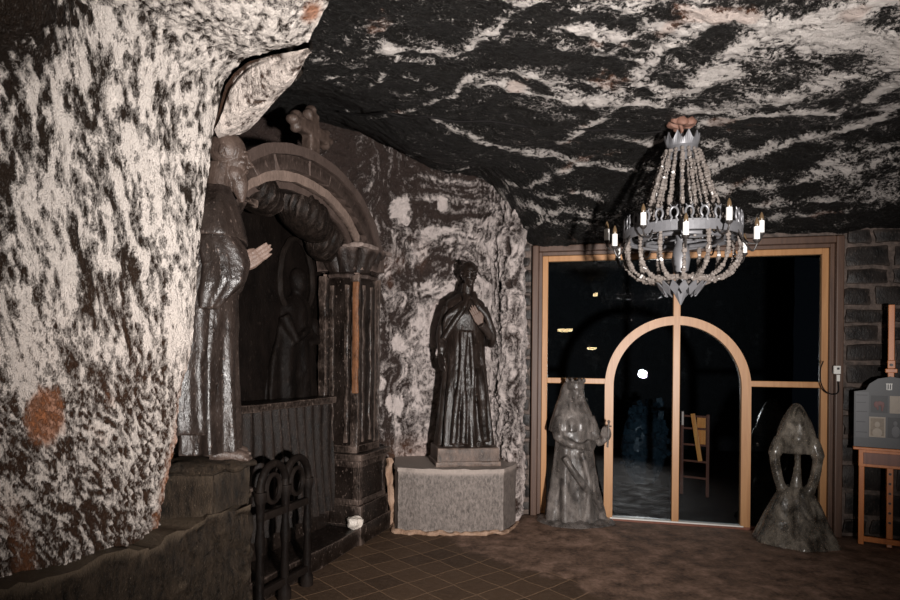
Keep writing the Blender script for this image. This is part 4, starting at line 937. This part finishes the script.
bm = bmesh.new()
loft(bm, [(0.84, -0.03, 0, 0.155, 0.215), (0.92, -0.03, 0, 0.150, 0.200), (1.04, -0.05, 0, 0.122, 0.160), (1.14, -0.06, 0, 0.100, 0.122), (1.25, -0.05, 0, 0.088, 0.095), (1.30, -0.03, 0, 0.07, 0.075)], 90, 50, lambda th, z: 0.008*np.sin(th*12)*np.clip((1.2-z)*3, 0, 1))
fuse('veil', bm, M['queen'], qn, 0.008, 2, 0.005)
bm = bmesh.new(); lathe(bm, [(0.070, 0), (0.078, 0.02), (0.074, 0.06), (0.082, 0.085), (0.05, 0.09)], (0.01, 0, 1.225), 24)
for k in range(8): a = k*math.pi/4; ell(bm, (0.01+0.078*math.cos(a), 0.078*math.sin(a), 1.315), (0.016, 0.016, 0.024), None, 10)
fuse('crown', bm, M['queen'], qn, 0.006, 2, 0.004)
bm = bmesh.new(); tube(bm, [(0.145, 0.245, 0.70), (0.155, 0.25, 0.93)], 0.009, 8); tube(bm, [(0.152, 0.225, 0.895), (0.152, 0.275, 0.895)], 0.008, 8); ell(bm, (0.155, 0.25, 0.94), (0.014,)*3, None, 10)
bm_obj('sceptre', bm, M['queen'], qn, True)
bm = bmesh.new(); ell(bm, (0, 0.02, -0.02), (0.31, 0.36, 0.075), None, sub=4); rough(bm, 0.02, 9, 330, 0.03); bm_obj('mound', bm, M['queen'], qn, True)

# --- veiled translucent salt figure at the right of the door
vl = thing('veiled_figure', 'translucent grey salt sculpture of a veiled figure on a bell shaped skirt', 'sculpture', (3.11, 5.38, 0.0), R(-118))
bm = bmesh.new()
loft(bm, [(0.0, 0, 0, 0.30, 0.345), (0.03, 0, 0, 0.29, 0.335), (0.10, 0, 0, 0.25, 0.300), (0.20, 0, 0, 0.20, 0.255), (0.30, 0, 0, 0.16, 0.215), (0.40, 0, 0, 0.125, 0.165), (0.47, 0, 0, 0.10, 0.125), (0.50, 0, 0, 0.07, 0.085)], 100, 50, lambda th, z: 0.008*np.sin(th*6)+0.006*np.sin(th*11+z*6))
fuse('skirt', bm, M['veiled'], vl, 0.009, 4, 0.008)
bm = bmesh.new()
loft(bm, [(0.80, 0.02, 0, 0.09, 0.150), (0.88, 0.01, 0, 0.11, 0.165), (0.98, 0.0, 0, 0.12, 0.150), (1.08, 0.0, 0, 0.105, 0.115), (1.16, 0.0, 0, 0.08, 0.078), (1.225, 0.0, 0, 0.045, 0.042), (1.245, 0, 0, 0.02, 0.02)], 80, 50, lambda th, z: 0.004*np.sin(th*6))
for q in (-1, 1):
    tube(bm, smooth_pts([(0.02, 0.120*q, 0.92), (0.03, 0.165*q, 0.78), (0.03, 0.150*q, 0.62), (0.03, 0.115*q, 0.50), (0.02, 0.07*q, 0.43)], 8), [0.055]*9+[0.042]*16+[0.05]*8, 14)
ell(bm, (0.10, 0.01, 0.93), (0.035, 0.05, 0.06)); tube(bm, [(0.09, -0.03, 0.86), (0.10, 0.05, 0.88)], [0.03, 0.025], 10)
fuse('veil', bm, M['veiled'], vl, 0.009, 4, 0.006)
bm = bmesh.new(); loft(bm, [(0.42, 0.02, 0, 0.045, 0.055), (0.52, 0.02, 0, 0.04, 0.05), (0.62, 0.02, 0.01, 0.028, 0.032), (0.72, 0.03, 0.015, 0.02, 0.022), (0.82, 0.03, 0.01, 0.022, 0.025)], 40, 30)
ell(bm, (0.03, 0.01, 0.66), (0.03, 0.03, 0.04)); fuse('inner_figure', bm, M['veiled'], vl, 0.008, 3, 0.004)

# ================================================================== CHANDELIER
CH = thing('chandelier', 'silver hoop chandelier of salt crystal strings with white candle lamps', 'chandelier', (1.610, 4.2, 2.0))
def crystals(bm, path, n, size, rs):
    pts = smooth_pts(path, 8); L = [0]
    for a, b in zip(pts, pts[1:]): L.append(L[-1]+(b-a).length)
    for k in range(n):
        q = L[-1]*(k+0.5)/n; i = max(j for j in range(len(L)) if L[j] <= q); i = min(i, len(pts)-2)
        p = pts[i].lerp(pts[i+1], (q-L[i])/max(L[i+1]-L[i], 1e-6)); s = size*rs.uniform(0.7, 1.25)
        m = Matrix.Translation(p) @ Matrix.Rotation(rs.uniform(0, 6.28), 4, Vector((rs.random()-.5, rs.random()-.5, rs.random()+.01)).normalized()) @ Matrix.Diagonal((s, s*rs.uniform(.6, 1), s*rs.uniform(.7, 1.2), 1))
        r = bmesh.ops.create_cube(bm, size=1.5, matrix=m)
        bmesh.ops.bevel(bm, geom=list({e for v in r['verts'] for e in v.link_edges}), offset=s*0.22, segments=1, affect='EDGES')
    tube(bm, pts, 0.003, 5)
rs = random.Random(11)
NU, NL = 18, 16
for k in range(NU):
    a = 2*math.pi*(k+0.5)/NU; c, s = math.cos(a), math.sin(a); bm = bmesh.new()
    crystals(bm, [(r*c, r*s, z) for r, z in ((0.112, 1.075), (0.155, 0.95), (0.205, 0.78), (0.25, 0.64), (0.295, 0.53))], 22, 0.0165, rs); bm_obj('upper_crystal_string', bm, M['crystal'], CH)
for k in range(NL):
    a = 2*math.pi*(k+0.2)/NL; c, s = math.cos(a), math.sin(a); bm = bmesh.new()
    crystals(bm, [(r*c, r*s, z) for r, z in ((0.378, 0.46), (0.384, 0.37), (0.368, 0.285), (0.33, 0.225), (0.265, 0.185), (0.19, 0.172))], 18, 0.0170, rs); bm_obj('lower_crystal_string', bm, M['crystal'], CH)
bm = bmesh.new(); crystals(bm, [(0.185*math.cos(a), 0.185*math.sin(a), 0.175) for a in np.linspace(0, 2*math.pi, 13)], 44, 0.024, rs); bm_obj('crystal_ring', bm, M['crystal'], CH)
def hoop(name, r, h, z, th=0.012):
    bm = bmesh.new(); n = 72; V = []
    for k in range(n):
        a = 2*math.pi*k/n; c, s = math.cos(a), math.sin(a)
        V.append([bm.verts.new((q*c, q*s, zz)) for q, zz in ((r+th/2, z-h/2), (r+th/2, z+h/2), (r-th/2, z+h/2), (r-th/2, z-h/2))])
    for k in range(n):
        p, q = V[k], V[(k+1) % n]
        for j in range(4): bm.faces.new((p[j], p[(j+1) % 4], q[(j+1) % 4], q[j]))
    return bm_obj(name, bm, M['silver'], CH)
hoop('hoop', 0.385, 0.068, 0.485); hoop('inner_hoop', 0.30, 0.02, 0.53, 0.008)
bm = bmesh.new(); tube(bm, [(0.27*math.cos(a), 0.27*math.sin(a), 0.455) for a in np.linspace(0, 2*math.pi, 49)], 0.016, 10)
for k in range(3): a = k*math.pi/1.5+.2; tube(bm, [(0.03*math.cos(a), 0.03*math.sin(a), 0.46), (0.385*math.cos(a), 0.385*math.sin(a), 0.47)], 0.006, 8)
bm_obj('spoke_ring', bm, M['silver'], CH, True)
for k in range(26):                                             # horseshoe loops standing on the hoop
    a = 2*math.pi*(k+.5)/26; bm = bmesh.new()
    pts = [Vector((0.024*math.sin(q)*(1.0 if abs(q) < 2.2 else 0.8), 0, 0.042-0.034*-math.cos(q))) for q in np.linspace(-2.65, 2.65, 19)]
    pts = [Vector((0.024*math.sin(q), 0, 0.045+0.034*math.cos(q))) for q in np.linspace(-2.6, 2.6, 19)]
    pts = [Vector((-0.022, 0, -0.012))]+pts+[Vector((0.022, 0, -0.012))]
    tube(bm, pts, 0.0075, 8)
    for q in (-1, 1): tube(bm, [(0.012*q, 0, 0.077), (0.022*q, 0, 0.095)], [0.006, 0.003], 6)
    bmesh.ops.transform(bm, matrix=Matrix.Rotation(a, 4, 'Z') @ Matrix.Translation((0.385, 0, 0.52)) @ Matrix.Rotation(math.pi/2, 4, 'Z'), verts=bm.verts[:])
    bm_obj('loop_ornament', bm, M['silver'], CH, True)
bm = bmesh.new(); n = 60; V = []                                # pointed crown at the top
for k in range(n):
    a = 2*math.pi*k/n; ph = (k % 6)/6.0; tip = 1.135+0.06*max(0, 1-abs(ph-0.5)*2.4); c, s = math.cos(a), math.sin(a)
    V.append([bm.verts.new((q*c, q*s, z)) for q, z in ((0.108, 1.05), (0.102, 1.10), (0.116, tip), (0.108, tip), (0.094, 1.10), (0.100, 1.05))])
for k in range(n):
    p, q = V[k], V[(k+1) % n]
    for j in range(6): bm.faces.new((p[j], p[(j+1) % 6], q[(j+1) % 6], q[j]))
bm_obj('top_crown', bm, M['silver'], CH)
bm = bmesh.new(); lathe(bm, [(0.012, 1.2), (0.012, 0.62), (0.02, 0.58), (0.05, 0.53), (0.03, 0.46), (0.034, 0.44), (0.055, 0.38), (0.062, 0.32), (0.05, 0.24), (0.03, 0.20), (0.035, 0.17), (0.03, 0.15)], (0, 0, 0), 24); bm_obj('baluster', bm, M['silver'], CH, True)
bm = bmesh.new(); lathe(bm, [(0.03, 0.155), (0.045, 0.11), (0.05, 0.085), (0.030, 0.05), (0.004, 0.0)], (0, 0, 0), 8); bm_obj('finial', bm, M['silver'], CH)
for k in range(14):
    a = 2*math.pi*k/14; bm = bmesh.new(); m = Matrix.Rotation(a, 4, 'Z') @ Matrix.Translation((0.135, 0, 0.115)) @ Matrix.Rotation(R(35), 4, 'Y')
    prism(bm, [(0, -0.062), (0.032, 0), (0, 0.062), (-0.032, 0)], -0.004, 0.004, lambda x, y, z: (z, x, y)); bmesh.ops.transform(bm, matrix=m, verts=bm.verts[:]); bm_obj('diamond_leaf', bm, M['silver'], CH)
for k in range(12):
    a = R(252-30*k); low = k % 2 == 0; zb = 0.385 if low else 0.475; m = Matrix.Rotation(a, 4, 'Z')
    bm = bmesh.new(); tube(bm, smooth_pts([(0.385, 0, 0.47), (0.42, 0, 0.40 if low else 0.42), (0.475, 0, zb-0.065), (0.505, 0, zb-0.03), (0.505, 0, zb)], 5), 0.006, 8); lathe(bm, [(0.008, -0.02), (0.022, -0.006), (0.024, 0.002)], (0.505, 0, zb), 14)
    bmesh.ops.transform(bm, matrix=m, verts=bm.verts[:]); bm_obj('candle_arm', bm, M['iron'], CH, True)
    bm = bmesh.new(); lathe(bm, [(0.0185, 0.0), (0.0185, 0.084), (0.012, 0.088)], (0.505, 0, zb), 16); bmesh.ops.transform(bm, matrix=m, verts=bm.verts[:]); cd = bm_obj('candle', bm, M['candle'], CH, True)
    bm = bmesh.new(); lathe(bm, [(0.010, 0.086), (0.015, 0.10), (0.013, 0.118), (0.006, 0.138), (0.001, 0.145)], (0.505, 0, zb), 14); bmesh.ops.transform(bm, matrix=m, verts=bm.verts[:]); bm_obj('bulb', bm, M['amber'], cd, True)
bm = bmesh.new(); tube(bm, [(0, 0, 1.18), (0, 0, 1.36)], 0.014, 8)
for k in range(7): a = k*0.9; ell(bm, (0.055*math.cos(a), 0.055*math.sin(a), 1.275+0.012*math.sin(k*2)), (0.042, 0.035, 0.035), None, sub=2)
rough(bm, 0.018, 22, 350, 0.03); bm_obj('ceiling_mount', bm, M['rusty'], CH, True)

# cable along the ceiling
def ceil_path(pts, dz):
    out = []
    for p in pts: x, y = ceil_point(*p); out.append((x, y, float(ceil_z(np.float64(x), np.float64(y)))-dz))
    return out
bm = bmesh.new(); tube(bm, smooth_pts(ceil_path([(340, 108), (362, 111), (385, 109), (405, 113), (425, 112), (455, 117), (490, 117), (525, 122), (560, 122), (590, 126), (615, 125), (640, 129), (662, 127)], 0.03), 6), 0.0075, 8)
tag(bm_obj('ceiling_cable', bm, M['black'], None, True), 'thin black cable running along the rock ceiling to the chandelier', 'cable')

# ================================================================== THINGS AT THE DOOR AND THE PIER
wb = W(836.5, 0.13); zb_ = 1.545
jb = thing('junction_box', 'small white electric box with a hanging cable on the right door post', 'electric box', gp(wb, zb_, 0.125), math.atan2(GD.y, GD.x))
bm = bmesh.new(); box(bm, (0, -0.016, 0), (0.055, 0.032, 0.075), None, 0.004); box(bm, (0.012, -0.012, -0.075), (0.026, 0.022, 0.06), None, 0.003); bm_obj('housing', bm, M['white_paint'], jb)
bm = bmesh.new(); box(bm, (0.005, -0.034, 0.012), (0.02, 0.008, 0.02), None, 0.002); bm_obj('knob', bm, M['ink'], jb)
bm = bmesh.new(); tube(bm, smooth_pts([(-0.11, -0.01, 0.08), (-0.135, -0.012, 0.0), (-0.13, -0.014, -0.12), (-0.09, -0.014, -0.20), (-0.03, -0.012, -0.225), (0.015, -0.012, -0.20), (0.012, -0.012, -0.10)], 6), 0.0055, 8); bm_obj('cable', bm, M['black'], jb, True)

EA = math.atan2(-0.539, 0.842)
ez = thing('easel', 'orange wooden easel by the rubble pier at the right edge', 'easel', (3.665, 5.33, 0), EA)
def ebox(name, c, s, mat, bev=0.004, rot=None, par=None):
    bm = bmesh.new(); box(bm, c, s, rot, bev); return bm_obj(name, bm, mat, par or ez)
ebox('leg', (0.0, 0, 0.43), (0.042, 0.04, 0.86), M['wood_orange']); ebox('leg', (0.41, 0, 0.43), (0.042, 0.04, 0.86), M['wood_orange'])
bm = bmesh.new(); box(bm, (0.205, 0.01, 1.10), (0.046, 0.03, 2.04), None, 0.004); mast = bm_obj('mast', bm, M['wood_orange'], ez)
for k in range(7):
    bm = bmesh.new(); bmesh.ops.create_cone(bm, cap_ends=True, segments=12, radius1=0.011, radius2=0.011, depth=0.006, matrix=Matrix.Translation((0.205, -0.0045, 0.22+0.085*k)) @ Matrix.Rotation(math.pi/2, 4, 'X')); bm_obj('peg_hole', bm, M['ink'], mast)
ebox('bottom_rail', (0.205, 0, 0.055), (0.41, 0.034, 0.045), M['wood_orange'])
ebox('tray', (0.205, -0.03, 0.86), (0.54, 0.10, 0.024), M['wood_orange']); tf = ebox('tray_front', (0.205, -0.035, 0.775), (0.46, 0.05, 0.15), M['wood_orange'])
ebox('tray_panel', (0.205, -0.062, 0.775), (0.39, 0.008, 0.10), M['wood_dark'], 0.002, None, tf)
ebox('clamp', (0.205, -0.02, 1.545), (0.085, 0.05, 0.035), M['wood_orange']); ebox('clamp_block', (0.205, -0.015, 1.60), (0.055, 0.045, 0.07), M['wood_orange'])
bm = bmesh.new(); bmesh.ops.create_cone(bm, cap_ends=True, segments=14, radius1=0.012, radius2=0.012, depth=0.03, matrix=Matrix.Translation((0.205, -0.045, 1.595)) @ Matrix.Rotation(math.pi/2, 4, 'X')); bm_obj('clamp_knob', bm, M['iron'], ez)
ebox('back_leg', (0.205, 0.13, 0.43), (0.04, 0.03, 0.90), M['wood_orange'], 0.004, Matrix.Rotation(R(-16), 3, 'X'))
bd = thing('information_board', 'grey board with small pictures standing on the orange easel', 'board', (3.665, 5.33, 0.874), EA)
poly = [(-0.06, 0), (0.47, 0), (0.47, 0.485), (0.385, 0.50), (0.36, 0.555), (0.30, 0.60), (0.205, 0.62), (0.11, 0.60), (0.05, 0.555), (0.025, 0.50), (-0.06, 0.485)]
bm = bmesh.new(); prism(bm, poly, -0.055, -0.035, lambda x, y, z: (x, z, y)); bm_obj('panel', bm, M['board'], bd)
def card(name, x0, x1, z0, z1, mat, par=None, y=-0.056, th=0.003, lab=None):
    bm = bmesh.new(); box(bm, ((x0+x1)/2, y-th/2, (z0+z1)/2-0.874), (x1-x0, th, z1-z0)); o = bm_obj(name, bm, mat, par or bd)
    if lab: tag(o, lab)
    return o
tx = card('text_panel', -0.05, 0.046, 0.955, 1.355, M['board_pale'])
for k, z in enumerate((1.325, 1.26, 1.18, 1.09, 1.00)): card('printed_line', -0.044, 0.036-0.012*(k % 2), z, z+0.006, M['ink'], tx, -0.0592, 0.001)
p = card('picture', 0.062, 0.180, 1.178, 1.328, M['ink'], lab='dark picture with a small reddish shape')
bm = bmesh.new()
for x, z, a, b in ((0.10, 1.25, .018, .028), (0.125, 1.26, .022, .02), (0.145, 1.245, .012, .03), (0.11, 1.22, .007, .02), (0.142, 1.21, .006, .02)): ell(bm, (x, -0.0597, z-0.874), (a, 0.001, b), None, 12)
bm_obj('print_figure', bm, M['redprint'], p)
card('picture', 0.194, 0.315, 1.178, 1.328, M['beige'], lab='plain beige picture')
p = card('picture', 0.050, 0.166, 0.965, 1.142, M['beige'], lab='beige bordered portrait picture'); card('print_field', 0.060, 0.156, 0.977, 1.130, M['sepia'], p, -0.0592, 0.001)
bm = bmesh.new(); ell(bm, (0.108, -0.0606, 1.075-0.874), (0.020, 0.001, 0.027), None, 14); ell(bm, (0.108, -0.0604, 1.005-0.874), (0.036, 0.001, 0.040), None, 14); bm_obj('print_figure', bm, M['beige'], p)
p = card('picture', 0.182, 0.30, 0.965, 1.142, M['ink'], lab='dark picture with a pale figure')
bm = bmesh.new(); ell(bm, (0.235, -0.0597, 1.09-0.874), (0.016, 0.001, 0.022), None, 14); ell(bm, (0.238, -0.0597, 1.02-0.874), (0.03, 0.001, 0.05), None, 14); bm_obj('print_figure', bm, M['board_pale'], p)
bm = bmesh.new()
for dx in (-0.016, 0, 0.016): box(bm, (0.19+dx, -0.0565, 0.53), (0.006, 0.003, 0.05))
box(bm, (0.19, -0.0565, 0.557), (0.046, 0.003, 0.006)); box(bm, (0.19, -0.0565, 0.507), (0.02, 0.003, 0.006)); tag(bm_obj('emblem', bm, M['white_paint'], bd), 'small white three stroke emblem')

# ---- dim things in the chamber beyond the glass
cr = thing('display_stand', 'slanted orange wooden stand seen dimly through the right door pane', 'stand', (3.02, 7.35, -0.03), R(-35))
for x, y in ((-0.16, 0), (0.14, 0)):
    bm = bmesh.new(); box(bm, (x, y, 0.50), (0.035, 0.035, 1.0), None, 0.004); bm_obj('upright', bm, M['wood_dark'], cr)
for z in (0.22, 0.42, 0.62, 0.82, 0.97):
    bm = bmesh.new(); box(bm, (-0.01, 0, z), (0.30, 0.03, 0.025), None, 0.004); bm_obj('crossbar', bm, M['wood_dark'], cr)
bm = bmesh.new(); box(bm, (0.02, -0.05, 0.72), (0.05, 0.03, 0.58), Matrix.Rotation(R(-9), 3, 'Y'), 0.004); tag(bm_obj('slanted_strip', bm, M['bright_orange'], cr), 'bright orange slanted strip')
bm = bmesh.new(); box(bm, (0.06, 0.02, 0.80), (0.10, 0.02, 0.36), None, 0.004); bm_obj('side_board', bm, M['bright_orange'], cr)

bm = bmesh.new(); rb = random.Random(5)
for k in range(130):
    z = rb.uniform(0.25, 1.12); wd = 0.24*(1.25-0.5*z)
    m = Matrix.Translation((rb.uniform(-wd, wd)*1.2, -0.10+rb.uniform(-0.06, 0.06), z)) @ Matrix.Rotation(rb.uniform(0, 6.3), 4, Vector((rb.random()-.5, rb.random()-.5, rb.random())))
    q = rb.uniform(0.03, 0.075); bmesh.ops.create_cube(bm, size=1, matrix=m @ Matrix.Diagonal((q, q*rb.uniform(.6, 1.4), q*rb.uniform(.8, 1.6), 1)))
ell(bm, (0, 0.02, 0.50), (0.30, 0.16, 0.56), None, sub=3)
for v in bm.verts: v.co.z = max(v.co.z, 0.0)
o = tag(bm_obj('glint_block', bm, M['boulder'], None), 'bluish crystal block added for the faint glints in the left door pane', 'crystal block'); o.location = (2.60, 8.0, -0.03)  # block added for the bluish glints below the lamp's mirror image

# ---- the warm ceiling lamps at the near end of the room (they show as reflections in the glass)
for k, (x, y, z, r) in enumerate(((-0.93, -1.44, 2.32, 0.17), (-0.37, -1.72, 1.90, 0.11), (-0.076, -0.75, 3.05, 0.06))):
    L = thing('pendant_lamp', ['widest low warm lamp reflected in the upper left pane', 'lower warm lamp reflected in the pane beside the arch', 'small warm lamp reflected high in the upper left pane'][k], 'lamp', (x, y, z), 0, 'warm lamps reflected in the glass')
    bm = bmesh.new(); lathe(bm, [(r*1.12, 0.0), (r*1.0, 0.05), (r*0.5, 0.10), (0.03, 0.13)], (0, 0, 0.03), 28); bm_obj('lamp_shade', bm, M['lamp_shade'], L, True)
    bm = bmesh.new(); lathe(bm, [(r*0.6, -0.035), (r, -0.02), (r, 0.03)], (0, 0, 0), 28); bm_obj('diffuser', bm, M['lamp_glow'], L, True)
    bm = bmesh.new(); tube(bm, [(0, 0, 0.14), (0, 0, 3.36-z)], 0.008, 8); bm_obj('rod', bm, M['iron'], L, True)
